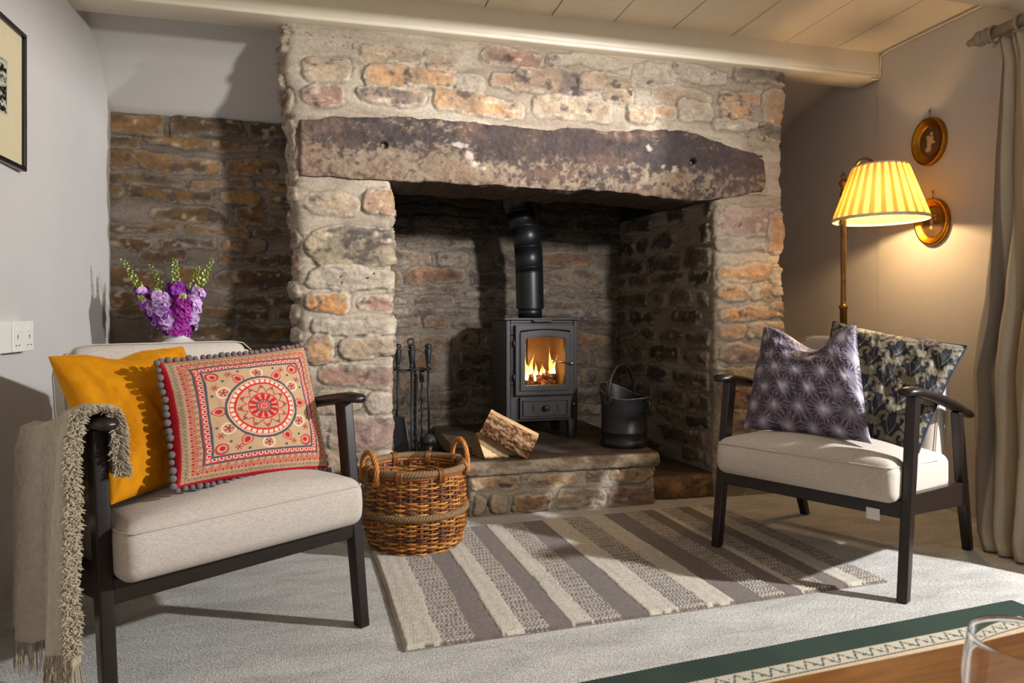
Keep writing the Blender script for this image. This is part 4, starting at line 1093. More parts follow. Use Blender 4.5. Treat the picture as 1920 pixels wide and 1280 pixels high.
# ------------------------------------------------------------------ oval frames on the right wall
def oval(y, z, w_, h_, lab, seed):
    t = empty('oval_portrait', (2.650, y, z), 0, label=lab, cat='portrait', group='gilt oval portraits on the right wall')
    Mx = Matrix.Rotation(-PI/2, 4, 'Y')
    prof = [(.62, .004), (.64, .006), (.70, .012), (.78, .013), (.86, .020), (.94, .024), (.985, .020), (1.0, .010), (1.0, 0)]
    mb = MB(); n = 56; V = []
    for (r, d) in prof:
        for k in range(n):
            a = 2*PI*k/n; V.append((-d, math.cos(a)*r*w_/2, math.sin(a)*r*h_/2))
    mb.add(V, [(i*n+k, (i+1)*n+k, (i+1)*n+(k+1) % n, i*n+(k+1) % n) for i in range(len(prof)-1) for k in range(n)])
    mb.build('frame', M['gilt'], t, smooth=True)
    m = 60; r = np.linspace(0, .66, m); a = np.linspace(0, 2*PI, 90, endpoint=False); A, R_ = np.meshgrid(a, r, indexing='ij')
    Y = np.cos(A)*R_; Z = np.sin(A)*R_
    dk = lin('#3a2a1a'); C = mix(dk, lin('#5c4630'), fbm(Y*4+9, Z*4, seed, 4))
    cr = lin('#c9b08c')
    if seed == 3: blobs = [(-.02, -.0, .17, .22), (-.08, -.28, .20, .16), (-.12, .18, .08, .09), (.10, .30, .075, .08), (.12, .12, .10, .12), (.22, -.05, .10, .05)]
    else: blobs = [(-.10, .02, .09, .16), (-.10, .22, .05, .06), (.14, .10, .07, .05), (-.12, -.22, .08, .10), (.10, .26, .10, .03)]
    for (by, bz, ry, rz) in blobs:
        q = np.hypot((-Y-by)/ry, (Z-bz)/rz)+(fbm(Y*9, Z*9, seed+5, 3)-.5)*.8; C = mix(C, cr, sstep(1.1, .8, q)*(.95 if seed == 3 else .7))
    grid('photograph', np.stack([np.full(Y.shape, -.0045), Y*w_/2, Z*h_/2], -1), M['flat'], t, C, wu=True, flip=True)
    mb = MB(); mb.tube([(-.006, 0, h_/2-.002), (-.008, 0, h_/2+.018), (-.006, 0, h_/2+.030)], .0016, 6); mb.tube([(-.006, math.cos(a_)*.006, h_/2+.030+math.sin(a_)*.006) for a_ in [k*PI/5 for k in range(10)]], .0015, 6, closed=True)
    mb.build('hanging_hook', M['gilt'], t, smooth=True)
oval(2.557, 1.668, .182, .222, 'upper gilt oval frame with a pale seated figure, on the right wall', 3)
oval(2.540, 1.297, .182, .215, 'lower gilt oval frame partly behind the lamp shade, darker photograph', 6)

# ------------------------------------------------------------------ curtain and pole
t = empty('curtain_pole', (2.50, 2.2, 1.97), 0, label='grey painted wooden curtain pole with carved finial on the right wall', cat='curtain pole')
m_pole = m_plain('grey_painted_wood', '#9a8f80', .6, .3, var=.15, scale=50, bump=.3)
My = Matrix.Rotation(PI/2, 4, 'X')      # lathe axis along -Y
mb = MB(); mb.tube([(0, -.045, .005), (0, -2.3, .005)], .022, 20); mb.build('pole', m_pole, t, smooth=True)
fin = [(.001, -.036), (.008, -.034), (.014, -.026), (.011, -.020), (.015, -.016), (.017, -.006), (.013, .001), (.020, .006), (.029, .016), (.031, .026), (.026, .037), (.020, .043), (.030, .048), (.032, .056), (.024, .062), (.022, .075), (.001, .075)]
mb = MB(); mb.lathe([(r*(1), z) for r, z in fin], (0, 0, .005), n=36, M=My)
V_ = mb.v[0]; 
ang = np.arctan2(V_[:, 2]-.005, V_[:, 0]); m_ = (V_[:, 1] < .002) & (V_[:, 1] > -.040); sc_ = 1+.06*np.cos(ang*14)*m_
V_[:, 0] *= sc_; V_[:, 2] = .005+(V_[:, 2]-.005)*sc_
mb.build('finial', m_pole, t, smooth=True)
for yy in (-.085, -.19, -.30, -.40):
    g = empty('curtain_ring', (2.50, 2.2+yy, 1.968), 0, label='wooden ring on the curtain pole holding the curtain heading', cat='curtain ring', group='rings on the curtain pole')
    mb = MB(); mb.tube([(math.cos(a)*.032, 0, math.sin(a)*.032) for a in [k*2*PI/28 for k in range(28)]], .0055, 8, closed=True); mb.build('ring', m_pole, g, smooth=True)
    mb = MB(); mb.tube([(0, math.cos(a)*.006, -.044+math.sin(a)*.006) for a in [k*2*PI/10 for k in range(10)]], .0012, 6, closed=True); mb.build('eyelet', M['brass'], g, smooth=True)
mb = MB(); mb.tube([(.145, -.13, .0), (.0, -.13, -.022)], .009, 10); mb.build('bracket', m_pole, t, smooth=True)
ct = empty('curtain', (2.47, 1.9, 0), 0, label='beige striped cotton curtain hanging to the floor at the right edge', cat='curtain')
nu, nv = 240, 110
zs = np.linspace(1.925, .0, nv); s = np.linspace(0, 1, nu)
Yf = np.interp(zs, [0, .05, .12, .32, .636, .8, .933, 1.2, 1.5, 1.84, 1.925], [2.015, 2.06, 2.085, 2.135, 2.165, 2.15, 2.127, 2.105, 2.095, 2.085, 2.10])
Yn = np.interp(zs, [0, .6, 1.2, 1.8, 1.925], [1.60, 1.60, 1.63, 1.74, 1.76])
Xc = np.interp(zs, [0, .05, .15, .35, .9, 1.6, 1.925], [2.37, 2.39, 2.42, 2.47, 2.50, 2.50, 2.50])
amp = np.interp(zs, [0, .3, 1.0, 1.6, 1.80, 1.925], [.070, .055, .045, .030, .016, .012])
S, Zg = np.meshgrid(s, zs, indexing='ij')
ph = S*6.2*2*PI+.5*np.sin(Zg*2.1)+fbm(S*3, Zg*1.5, 31, 3)*3.0
hp = S*17*2*PI
A_ = amp[None, :]
P = np.zeros((nu, nv, 3))
P[..., 0] = Xc[None, :]+A_*np.sin(ph)+sstep(1.78, 1.9, Zg)*.009*np.sin(hp)+(fbm(S*9, Zg*3, 33, 3)-.5)*.012
P[..., 1] = Yf[None, :]+(Yn-Yf)[None, :]*(S+.035*np.sin(ph*1.0+1.2)*sstep(0, .05, S))
P[..., 2] = Zg+.008
st = np.floor(S*34) % 4
C = np.where((st == 0)[..., None], lin('#b3a084'), np.where((st == 2)[..., None], lin('#8f8478'), lin('#c6bda9'))); C = C*(.93+.14*fbm(S*60, Zg*4, 5, 3))[..., None]
P -= np.array([2.47, 1.9, 0])
o = grid('cloth', P, M['curtain'], ct, C); sm = o.modifiers.new('thick', 'SOLIDIFY'); sm.thickness = .003

# ------------------------------------------------------------------ wood burning stove
SX, SY, SZ = 1.012, 3.46, .242
t = empty('wood_stove', (SX, SY, SZ), 0, label='black cast iron wood-burning stove with lit fire standing on the stone hearth', cat='stove')
def B(x0, x1, y0, y1, z0, z1): return ((x0-SX, y0-SY, z0-SZ), (x1-SX, y1-SY, z1-SZ))
SM = M['stove']
mb = MB()
mb.box(*B(.8235, .845, 3.30, 3.62, .337, .846)); mb.box(*B(1.179, 1.2006, 3.30, 3.62, .337, .846)); mb.box(*B(.845, 1.179, 3.60, 3.62, .337, .846))
mb.box(*B(.845, 1.179, 3.30, 3.60, .337, .352)); mb.box(*B(.845, 1.179, 3.30, 3.60, .830, .846))
mb.box(*B(.845, 1.179, 3.302, 3.32, .337, .520)); mb.box(*B(.845, 1.179, 3.302, 3.32, .770, .832)); mb.box(*B(.845, .905, 3.302, 3.32, .52, .77)); mb.box(*B(1.128, 1.179, 3.302, 3.32, .52, .77))
mb.build('body', SM, t, bevel=.004)
MB().box(*B(.812, 1.212, 3.288, 3.632, .846, .858)).build('top_plate', SM, t, bevel=.003)
MB().box(*B(.96, 1.06, 3.280, 3.292, .838, .847)).build('air_vent_slide', SM, t, bevel=.001)
for (xa, ya) in ((.8235, 3.30), (1.150, 3.30), (.8235, 3.575), (1.150, 3.575)):
    mb = MB(); mb.hexa([(xa+.006-SX, ya+.004-SY, 0), (xa+.046-SX, ya+.004-SY, 0), (xa+.046-SX, ya+.04-SY, 0), (xa+.006-SX, ya+.04-SY, 0)],
                       [(xa-SX, ya-SY, .10), (xa+.0506-SX, ya-SY, .10), (xa+.0506-SX, ya+.045-SY, .10), (xa-SX, ya+.045-SY, .10)])
    mb.build('leg', SM, t, bevel=.004)
# door with arched window
def arch_ring(name, xa, xb, za, zb, ia, ib, ja, jb, arcO, arcI, y0, y1, mat):
    """rectangular ring whose top edges are shallow arches"""
    n = 17; mb = MB(); O, I = [], []
    for k in range(n):
        u = k/(n-1); O.append((xa+(xb-xa)*u, zb+arcO*(math.sin(PI*u)-0))); I.append((ia+(ib-ia)*u, jb+arcI*math.sin(PI*u)))
    O = [(xa, za)]+O+[(xb, za)]; I = [(ia, ja)]+I+[(ib, ja)]; m = len(O)
    V = [(x-SX, y0-SY, z-SZ) for x, z in O]+[(x-SX, y0-SY, z-SZ) for x, z in I]+[(x-SX, y1-SY, z-SZ) for x, z in O]+[(x-SX, y1-SY, z-SZ) for x, z in I]
    F = []
    for k in range(m):
        k2 = (k+1) % m
        F += [(k, k2, m+k2, m+k), (2*m+k2, 2*m+k, 3*m+k, 3*m+k2), (k2, k, 2*m+k, 2*m+k2), (m+k, m+k2, 3*m+k2, 3*m+k)]
    mb.add(V, F); return mb.build(name, mat, door, bevel=.003)
door = empty('door', (0, 0, 0)); door.parent = t
arch_ring('door_frame', .866, 1.174, .470, .822, .890, 1.150, .494, .792, .0, .008, 3.278, 3.302, SM)
arch_ring('window_frame', .889, 1.151, .493, .786, .914, 1.124, .520, .752, .012, .012, 3.270, 3.296, SM)
MB().box(*B(.912, 1.126, 3.288, 3.291, .518, .768)).build('glass', M['pane'], door)
mb = MB(); mb.tube([(1.150-SX, 3.262-SY, .629-SZ), (1.050-SX, 3.245-SY, .644-SZ)], [.0045, .0055], 12); mb.ball((1.155-SX, 3.258-SY, .629-SZ), .009, 14); mb.tube([(1.155-SX, 3.258-SY, .629-SZ), (1.155-SX, 3.285-SY, .629-SZ)], .006, 10)
mb.build('door_handle', m_plain('polished_steel_handle', '#e0d3bd', .2, .5, 1.0, var=.05), door, smooth=True)
for zz in (.56, .73): MB().tube([(.862-SX, 3.288-SY, zz-SZ-.015), (.862-SX, 3.288-SY, zz-SZ+.015)], .006, 10).build('hinge', SM, door, smooth=True)
# ash drawer
dr = MB().box(*B(.890, 1.158, 3.284, 3.302, .352, .460)).build('ash_drawer', SM, t, bevel=.003)
mb = MB(); mb.box(*B(.905, 1.143, 3.277, 3.286, .440, .447)); mb.box(*B(.905, 1.143, 3.277, 3.286, .365, .372)); mb.box(*B(.905, .912, 3.277, 3.286, .372, .44)); mb.box(*B(1.136, 1.143, 3.277, 3.286, .372, .44))
mb.build('raised_rim', SM, dr, bevel=.002)
My_ = Matrix.Rotation(PI/2, 4, 'X')
MB().lathe([(.001, .0), (.007, 0), (.006, .010), (.015, .018), (.016, .025), (.010, .031), (.001, .033)], (1.024-SX, 3.285-SY, .408-SZ), n=20, M=My_).build('knob', SM, dr, smooth=True)
for xx in (.96, 1.088): MB().box(*B(xx-.005, xx+.005, 3.281, 3.285, .392, .424)).build('vent_slot', M['iron'], dr, bevel=.001)
MB().lathe([(.001, .0), (.006, 0), (.005, .010), (.011, .016), (.011, .022), (.001, .026)], (1.176-SX, 3.30-SY, .420-SZ), n=16, M=My_).build('side_knob', M['gilt'], t, smooth=True)
# fire chamber
m_brick = m_plain('fire_brick', '#8f7452', .95, .1, var=.2, scale=25)
mb = MB(); mb.box(*B(.846, .866, 3.33, 3.585, .36, .80)); mb.box(*B(1.158, 1.178, 3.33, 3.585, .36, .80)); mb.box(*B(.866, 1.005, 3.575, 3.595, .36, .81)); mb.box(*B(1.012, 1.158, 3.575, 3.595, .36, .81)); mb.box(*B(.866, 1.158, 3.33, 3.575, .47, .495))
mb.build('fire_bricks', m_brick, t, bevel=.002)
rs = random.Random(3)
for i, (a, b, r, ex_) in enumerate((((.905, 3.43, .535), (1.115, 3.40, .545), .026, 0), ((.93, 3.50, .53), (1.12, 3.47, .56), .028, 0), ((.93, 3.38, .517), (1.10, 3.37, .517), .018, 0))):
    mb = MB(); A, C_ = Vector(a), Vector(b); k = 12
    mb.tube([(A.lerp(C_, j/k)+Vector((0, rs.uniform(-.002, .002), rs.uniform(-.003, .003)))-Vector((SX, SY, SZ))) for j in range(k+1)], [r*rs.uniform(.9, 1.06) for j in range(k+1)], 14)
    k_ = NT('burning_log', .95, .1); v = k_.coord(); f = k_.noise(45, v, 5, .7); k_.base(k_.ramp(f, [(.35, L4('#2a1a10')), (.65, L4('#8a5a34'))]))
    k_.l(k_.ramp(f, [(.52, (0, 0, 0)), (.68, (1, .22, .03))]), k_.b.inputs['Emission Color']); k_.b.inputs['Emission Strength'].default_value = 1.2; k_.bump(f, .6, .004)
    mb.build('burning_log', k_.m, t, smooth=True)
def flame(x, y, z, h, w_, seed, mat, lean=0):
    rs = random.Random(seed); n = 16; pts = []; rr = []
    for k in range(n+1):
        u = k/n; pts.append((x-SX+lean*u*u*h+math.sin(u*5+seed)*w_*.35*u, y-SY+math.cos(u*4+seed*2)*w_*.2*u, z-SZ+u*h)); rr.append(max(.0004, w_*(math.sin(PI*min(1, u*1.0+.12))**.8)*(1-u)**.55*(1+.12*math.sin(u*13+seed))))
    mb = MB(); mb.tube(pts, rr, 12, flat=.5, up=(0, 1, 0)); return mb
mbo, mbi = MB(), MB()
fl_ = [(.925, 3.42, .535, .115, .018), (.945, 3.44, .54, .165, .019), (.968, 3.43, .54, .105, .018), (.99, 3.44, .54, .12, .015), (1.015, 3.42, .545, .075, .012), (1.035, 3.41, .545, .06, .010),
       (1.06, 3.43, .54, .07, .010), (1.085, 3.41, .525, .10, .012), (1.103, 3.42, .52, .17, .017), (1.115, 3.44, .52, .13, .013), (.915, 3.40, .53, .07, .012), (.955, 3.40, .53, .08, .016), (1.0, 3.40, .53, .06, .013)]
for i, (x, y, z, h, w_) in enumerate(fl_):
    m1 = flame(x, y, z, h*1.08, w_*1.0, i, None, .12 if i % 2 else -.1); mbo.add(m1.v[0], m1.f)
    m2 = flame(x, y-.012, z, h*.68, w_*.62, i+3, None, .05); mbi.add(m2.v[0], m2.f)
mbo.build('flames', M['flame'], t, smooth=True); mbi.build('flame_core', M['flame_core'], t, smooth=True)
light('fire_glow', 'POINT', (1.01, 3.41, .66), 1.1, (1, .55, .2), .03)

# flue pipe
t = empty('flue_pipe', (1.005, 3.5, .858), 0, label='black enamel flue pipe with bend rising from the stove top', cat='flue pipe')
FM = M['flue']
def fp(x, z): return (x-1.005, 0, z-.858)
MB().tube([fp(1.005, .858), fp(1.005, .915)], .064, 40).build('collar', FM, t, smooth=True)
MB().tube([fp(1.005, .905), fp(1.001, 1.10)], .0735, 48).build('pipe_section', FM, t, smooth=True, bevel=.002)
MB().tube([fp(1.001, 1.10), fp(.998, 1.17), fp(.994, 1.235)], .0738, 48).build('pipe_section', FM, t, smooth=True)
MB().tube([fp(.994, 1.235), fp(.986, 1.29), fp(.972, 1.345)], .0738, 48).build('pipe_section', FM, t, smooth=True)
MB().tube([fp(.972, 1.345), fp(.945, 1.425)], .0742, 48).build('pipe_section', FM, t, smooth=True)
MB().tube([fp(.945, 1.425), fp(.92, 1.50), fp(.88, 1.62), fp(.82, 1.80), fp(.80, 1.95)], .0735, 48).build('pipe_section', FM, t, smooth=True)
for (x, z, r) in ((1.001, 1.10, .0752), (1.000, 1.125, .0748), (.9935, 1.235, .0752), (.972, 1.345, .0754), (.945, 1.425, .0754)):
    MB().tube([fp(x, z-.004), fp(x-.0005, z+.004)], r, 48).build('joint_ring', FM, t, smooth=True)

# ------------------------------------------------------------------ coal bucket
BX, BY = 1.352, 3.062
t = empty('coal_bucket', (BX, BY, .242), R(-56), label='black metal coal bucket with hoop handle on the right end of the hearth slab', cat='coal bucket')
n = 72; prof = [(.110, 0), (.113, .004), (.113, .030), (.1105, .033), (.1095, .036), (.1095, .068), (.1120, .071), (.1120, .075), (.1095, .078), (.109, .15)]
def rim(a):   # high at the back left, low at the right: the scuttle lip
    c_ = math.cos(a); return .222+.075*(.5-.5*c_)**2.2+.018*(.5+.5*c_)**3
V, F = [], []
for side in (0, 1):
    for (r, z) in prof+[(.110, .2), (.112, None)]:
        for k in range(n):
            a = 2*PI*k/n; zz = rim(a) if z is None else z; rr = (r+(.012*max(0, -math.cos(a))**2+.010*max(0, math.cos(a))**4 if z is None else 0))-(.0025 if side else 0)
            V.append((math.cos(a)*rr, math.sin(a)*rr, zz if not (side and z == 0) else .004))
m_ = len(prof)+2
for side in (0, 1):
    for i in range(m_-1):
        for k in range(n):
            a, b, c_, d = side*m_*n+i*n+k, side*m_*n+i*n+(k+1) % n, side*m_*n+(i+1)*n+(k+1) % n, side*m_*n+(i+1)*n+k
            F.append((a, b, c_, d) if not side else (d, c_, b, a))
F.append(tuple(m_*n+k for k in range(n)))
mesh('bucket_body', V, F, M['bucket'], t, True)
MB().tube([(math.cos(a)*(.112+.012*max(0, -math.cos(a))**2+.010*max(0, math.cos(a))**4-.001), math.sin(a)*(.112+.012*max(0, -math.cos(a))**2+.010*max(0, math.cos(a))**4-.001), rim(a)) for a in [2*PI*k/n for k in range(n)]], .0022, 8, closed=True).build('worn_rim', m_plain('worn_rim_metal', '#77726b', .45, .5, .6, var=.8, scale=90, bump=.2), t, smooth=True)
hp_ = [(-.015-.03*math.sin(PI*k/20)*0, -.116*math.cos(PI*k/20), .225+.165*math.sin(PI*k/20)**.8) for k in range(21)]
MB().tube(hp_, .0075, 12, flat=1.3).build('hoop_handle', M['bucket'], t, smooth=True)
for s in (-1, 1): MB().tube([(-.015, s*.108, .222), (-.015, s*.122, .222)], .022, 20).build('handle_lug', M['bucket'], t, smooth=True, bevel=.003)
MB().tube([(.110, -.02, .225), (.135, -.02, .232), (.152, -.02, .222), (.150, -.02, .195), (.130, -.02, .172), (.112, -.02, .165)], .0042, 10).build('rear_handle', M['bucket'], t, smooth=True)

# ------------------------------------------------------------------ split logs
def split_log(name, a, b, sec, cols, lab, seed, up=(0, 0, 1)):
    """sec: outline of the end (x across, y up) with a flag: 1 bark, 0 split wood"""
    a, b = Vector(a), Vector(b); ax = (b-a).normalized(); ux = Vector(up).cross(ax).normalized(); uy = ax.cross(ux)
    pts, fl = [], []
    m = len(sec)
    for i in range(m):
        p, q = sec[i], sec[(i+1) % m]
        for k in range(10): pts.append((p[0]+(q[0]-p[0])*k/10, p[1]+(q[1]-p[1])*k/10)); fl.append(p[2])
    pts = np.array(pts); fl = np.array(fl, float); nl = 90; n = len(pts); L_ = (b-a).length
    idx = np.arange(n); V = np.zeros((nl, n, 3)); C = np.zeros((nl, n, 3))
    S_ = np.linspace(0, 1, nl)
    per = np.r_[0, np.cumsum(np.linalg.norm(np.diff(pts, axis=0), axis=1))]
    Sg, Pg = np.meshgrid(S_*L_, per, indexing='ij')
    barkn = fbm(Sg*45, Pg*190, seed, 4, .6); wood = fbm(Sg*22, Pg*260, seed+4, 4)
    cen = pts.mean(0); dr = pts-cen; dl = np.linalg.norm(dr, axis=1, keepdims=True); dr = dr/dl
    dsp = fl[None, :]*(barkn-.5)*.016+(1-fl)[None, :]*((wood-.5)*.004+(fbm(Sg*7, Pg*12, seed+9, 3)-.5)*.012)
    q = pts[None]+dr[None]*dsp[..., None]
    for i in range(nl):
        o_ = a+(b-a)*S_[i]; V[i] = np.array(o_)+q[i, :, :1]*np.array(ux)+q[i, :, 1:]*np.array(uy)
    bk = mix(lin('#5b3d28'), lin('#a88663'), sstep(.4, .66, barkn)); wd = mix(lin('#d8b98c'), lin('#b98a5c'), sstep(.45, .75, wood))
    wd = mix(wd, lin('#a8663a'), sstep(.55, .7, fbm(Sg*6, Pg*18, seed+12, 3))*.5*cols)
    C = mix(wd, bk, fl[None, :]+0*barkn)
    base = np.array([(a.x+b.x)/2, (a.y+b.y)/2, V[..., 2].min()])
    o = grid(name, V-base, M['bark'], None, C, wv=True); o.location = base
    for e, i, sg in (('end_grain', 0, 1), ('end_grain', nl-1, -1)):
        c = V[i].mean(0); rings = 6; G = np.zeros((rings, n, 3)); Cc = np.zeros((rings, n, 3))
        for r in range(rings): G[r] = c+(V[i]-c)*(r/(rings-1)); Cc[r] = mix(lin('#9a7d5c'), lin('#6b5038'), np.full(n, .3+.4*(r % 2)))
        f_ = grid(e, G-base, M['bark'], o, Cc, wv=True, flip=(sg > 0))
    tag(o, lab, 'log', 'split logs on the hearth')
split_log('split_log', (.612, 2.955, .296), (.800, 3.010, .288), [(-.064, -.048, 1), (.0, -.054, 1), (.060, -.048, 1), (.064, .02, 1), (.028, .054, 0)], .2, 'pale split log lying flat on the hearth slab, cut face up', 5)
split_log('split_log', (.640, 2.940, .405), (.842, 2.880, .296), [(-.030, -.056, 1), (.040, -.050, 1), (.056, .01, 1), (.046, .052, 0), (-.022, .046, 1), (-.040, -.005, 1)], 1.0, 'bark covered split log leaning across the pale one', 15)

# ------------------------------------------------------------------ fire tools
TX, TY = .345, 3.245; TZ = .112
t = empty('fire_tool_stand', (TX, TY, TZ), 0, label='black iron fireside tool stand with ring top and twisted post', cat='fire tool stand')
I_ = M['iron']
def rod(mb, pts, r, n=8): return mb.tube(pts, r, n)
MB().box((-.055, -.055, 0), (.055, .055, .012)).build('base', I_, t, bevel=.003)
tw = []
for k in range(60):
    tw.append((.022, .02, .012+.52*k/59))
mb = MB(); 
for s_ in (0, PI):
    mb.tube([(.022+.0035*math.cos(s_+k*.55), .02+.0035*math.sin(s_+k*.55), .012+.50*k/79) for k in range(80)], .0042, 6)
mb.build('twisted_post', I_, t, smooth=True)
mb = MB(); mb.tube([(0.022, .02, .50), (.012, .01, .56), (.004, 0, .60)], .005, 8); mb.build('post_top', I_, t, smooth=True)
mb = MB(); mb.tube([(-.085, -.01, .505), (-.04, -.006, .50), (.0, .0, .498), (.05, 0, .502), (.10, .0, .503)], .0048, 8)
for x in (-.062, .08, .0): mb.tube([(x+.012*math.cos(a), -.018+.012*math.sin(a), .503) for a in [k*2*PI/12 for k in range(10)]], .0035, 6)
mb.build('hook_bar', I_, t, smooth=True)
def grip(mb, x, y, zb, zt):
    h = zt-zb; mb.lathe([(.005, zb), (.012, zb+.006), (.008, zb+.012), (.010, zb+.02), (.017, zb+h*.70), (.016, zb+h*.76), (.009, zb+h*.78), (.016, zb+h*.86), (.016, zb+h*.95), (.006, zt)], (x, y, 0), n=6); return mb
def tool(name, x, lab, cat, parts):
    g = empty(name, (TX+x, TY-.018, TZ+.02), 0, label=lab, cat=cat, group='fireside tools hanging on the stand')
    for nm, fn, mat in parts: fn().build(nm, mat, g, smooth=(nm != 'pan'), bevel=0)
    return g
tool('fire_shovel', -.062, 'black iron hearth shovel hanging on the left of the tool stand', 'fire shovel', [
    ('handle', lambda: grip(MB(), 0, 0, .49, .605), I_),
    ('shaft', lambda: MB().tube([(0, 0, .49), (0, 0, .32), (-.002, .002, .30), (-.006, .004, .265)], .0055, 8), I_),
    ('pan', lambda: MB().hexa([(-.006, -.008, .03), (.062, -.030, .022), (.066, -.022, .022), (-.004, .004, .03)], [(-.036, .002, .268), (.032, -.012, .262), (.034, -.004, .262), (-.034, .010, .268)]).hexa([(.060, -.034, .022), (.068, -.030, .022), (.070, .004, .022), (.064, .004, .022)], [(.028, -.018, .262), (.036, -.016, .262), (.038, .016, .262), (.032, .016, .262)]), I_)])
tool('fire_poker', .002, 'black iron poker with ring handle in the middle of the tool stand', 'fire poker', [
    ('handle', lambda: grip(MB(), 0, 0, .49, .60), I_),
    ('ring', lambda: MB().tube([(-.004+.014*math.cos(a), 0, .614+.014*math.sin(a)) for a in [k*2*PI/18 for k in range(18)]], .0045, 8, closed=True), I_),
    ('shaft', lambda: MB().tube([(0, 0, .49), (0, 0, .10), (-.003, 0, .03)], [.0055, .005, .002], 8), I_)])
tool('fire_hook', .026, 'thin twisted iron hook rod behind the poker', 'fire hook', [
    ('shaft', lambda: MB().tube([(0, .005, .46), (0, .005, .14), (-.003, 0, .06), (.006, -.004, .045), (.018, -.006, .042), (.024, -.006, .048)], [.007, .0045, .004, .004, .0035, .002], 8), I_)])
tool('hearth_brush', .080, 'black iron hearth brush with domed head on the right of the tool stand', 'hearth brush', [
    ('handle', lambda: grip(MB(), 0, 0, .49, .605), I_),
    ('shaft', lambda: MB().tube([(0, 0, .49), (.004, -.002, .17)], .0055, 8), I_),
    ('dome', lambda: MB().lathe([(.006, .178), (.02, .172), (.031, .155), (.034, .138), (.032, .136), (.001, .14)], (.004, -.002, 0), n=24), m_plain('brush_dome_metal', '#3b3e42', .4, .5, .4)),
    ('bristles', lambda: MB().lathe([(.026, .14), (.028, .10), (.030, .05), (.001, .045)], (.004, -.002, 0), n=40), M['black_frame'])])
tool('fire_tongs', .060, 'twisted iron tongs hanging behind the brush', 'fire tongs', [
    ('arm', lambda: MB().tube([(-.008+.003*math.cos(k*.8), .03+.003*math.sin(k*.8), .47-.36*k/40) for k in range(41)], .004, 6), I_),
    ('plate', lambda: MB().box((-.018, .026, .42), (.004, .032, .49)), I_)])

# ------------------------------------------------------------------ log basket
KX, KY = .295, 2.605
t = empty('log_basket', (KX, KY, 0), R(6), label='round wicker log basket with rope bands and two loop handles', cat='basket')
HB = .305
def br(z): return .166+.020*sstep(0, .10, z)-.004*sstep(.18, .30, z)+.002*math.sin(z*20)
rs = random.Random(12); ns_ = 30
mb = MB()
def weavers(z0, z1, rows, mb):
    for r_ in range(rows):
        z = z0+(z1-z0)*(r_+.5)/rows; pts = []; nn = ns_*4; tilt = rs.uniform(-.003, .003); p0 = rs.uniform(0, 6)
        for k in range(nn):
            a = 2*PI*k/nn; wv = math.cos(a*ns_/2+PI*(r_ % 2))
            R_ = br(z)+.0065*wv; pts.append((math.cos(a)*R_, math.sin(a)*R_, z+tilt*math.sin(a+p0)+rs.uniform(-.0007, .0007)))
        c1 = [lin('#a8662a'), lin('#7a4420'), lin('#b87a35'), lin('#5a3524'), lin('#8f5425')][rs.randrange(5)]
        n0 = len(mb.v); th = rs.uniform(.0033, .0046)
        mb.tube(pts, th, 6, closed=True, col=c1)
        A_ = np.repeat(np.arange(nn), 6)/nn; k_ = fbm(A_*9+r_*7.1, A_*0+r_*3.3, 5, 3)
        mb.c[-1] = mix(mb.c[-1], lin('#3f2a22'), sstep(.5, .7, k_)*.75); mb.c[-1] = mix(mb.c[-1], lin('#c98f45'), sstep(.45, .3, k_)*.55)
weavers(.012, .135, 15, mb); weavers(.158, .280, 15, mb)
mb.build('woven_cane', M['wicker'], t, smooth=True, usecol=True)
mb = MB()
for k in range(ns_):
    a = 2*PI*(k)/ns_
    for da in (-.012, .012): mb.tube([(math.cos(a+da)*(br(z)), math.sin(a+da)*(br(z)), z) for z in np.linspace(.004, .292, 12)], .0035, 6, col=lin('#8a5226')*rs.uniform(.7, 1.2))
mb.build('upright_stakes', M['wicker'], t, smooth=True, usecol=True)
MB().lathe([(.001, .006), (.165, .006), (.168, .012), (.001, .014)], n=48, col=lin('#4a2f1c')).build('base', M['wicker'], t, smooth=True, usecol=True)
mb = MB()
for rr in range(2): mb.tube([(math.cos(a)*.168, math.sin(a)*.168, .006+rr*.006) for a in [k*2*PI/60 for k in range(60)]], .0058, 6, closed=True, col=lin('#8a6038'))
mb.build('foot_ring', M['wicker'], t, smooth=True, usecol=True)
mb = MB(); mb.tube([(math.cos(a)*(br(.285)), math.sin(a)*(br(.285)), .288) for a in [k*2*PI/60 for k in range(60)]], .008, 8, closed=True, col=lin('#9a5c28')); mb.build('rim_ring', M['wicker'], t, smooth=True, usecol=True)
def rope(z, r, R0, lab):
    mb = MB(); turns = 34
    for s_ in range(3):
        pts = []
        for k in range(400):
            a = 2*PI*k/400; p = a*turns+s_*2*PI/3; rr = R0+math.cos(p)*r*.52; pts.append((math.cos(a)*rr, math.sin(a)*rr, z+math.sin(p)*r*.52))
        mb.tube(pts, r*.62, 7, closed=True)
    mb.build('rope_band', M['rope'], t, smooth=True)['label'] = lab
rope(.302, .0125, br(.30)+.002, 'rope around the rim'); rope(.147, .0125, br(.147)+.004, 'rope around the middle')
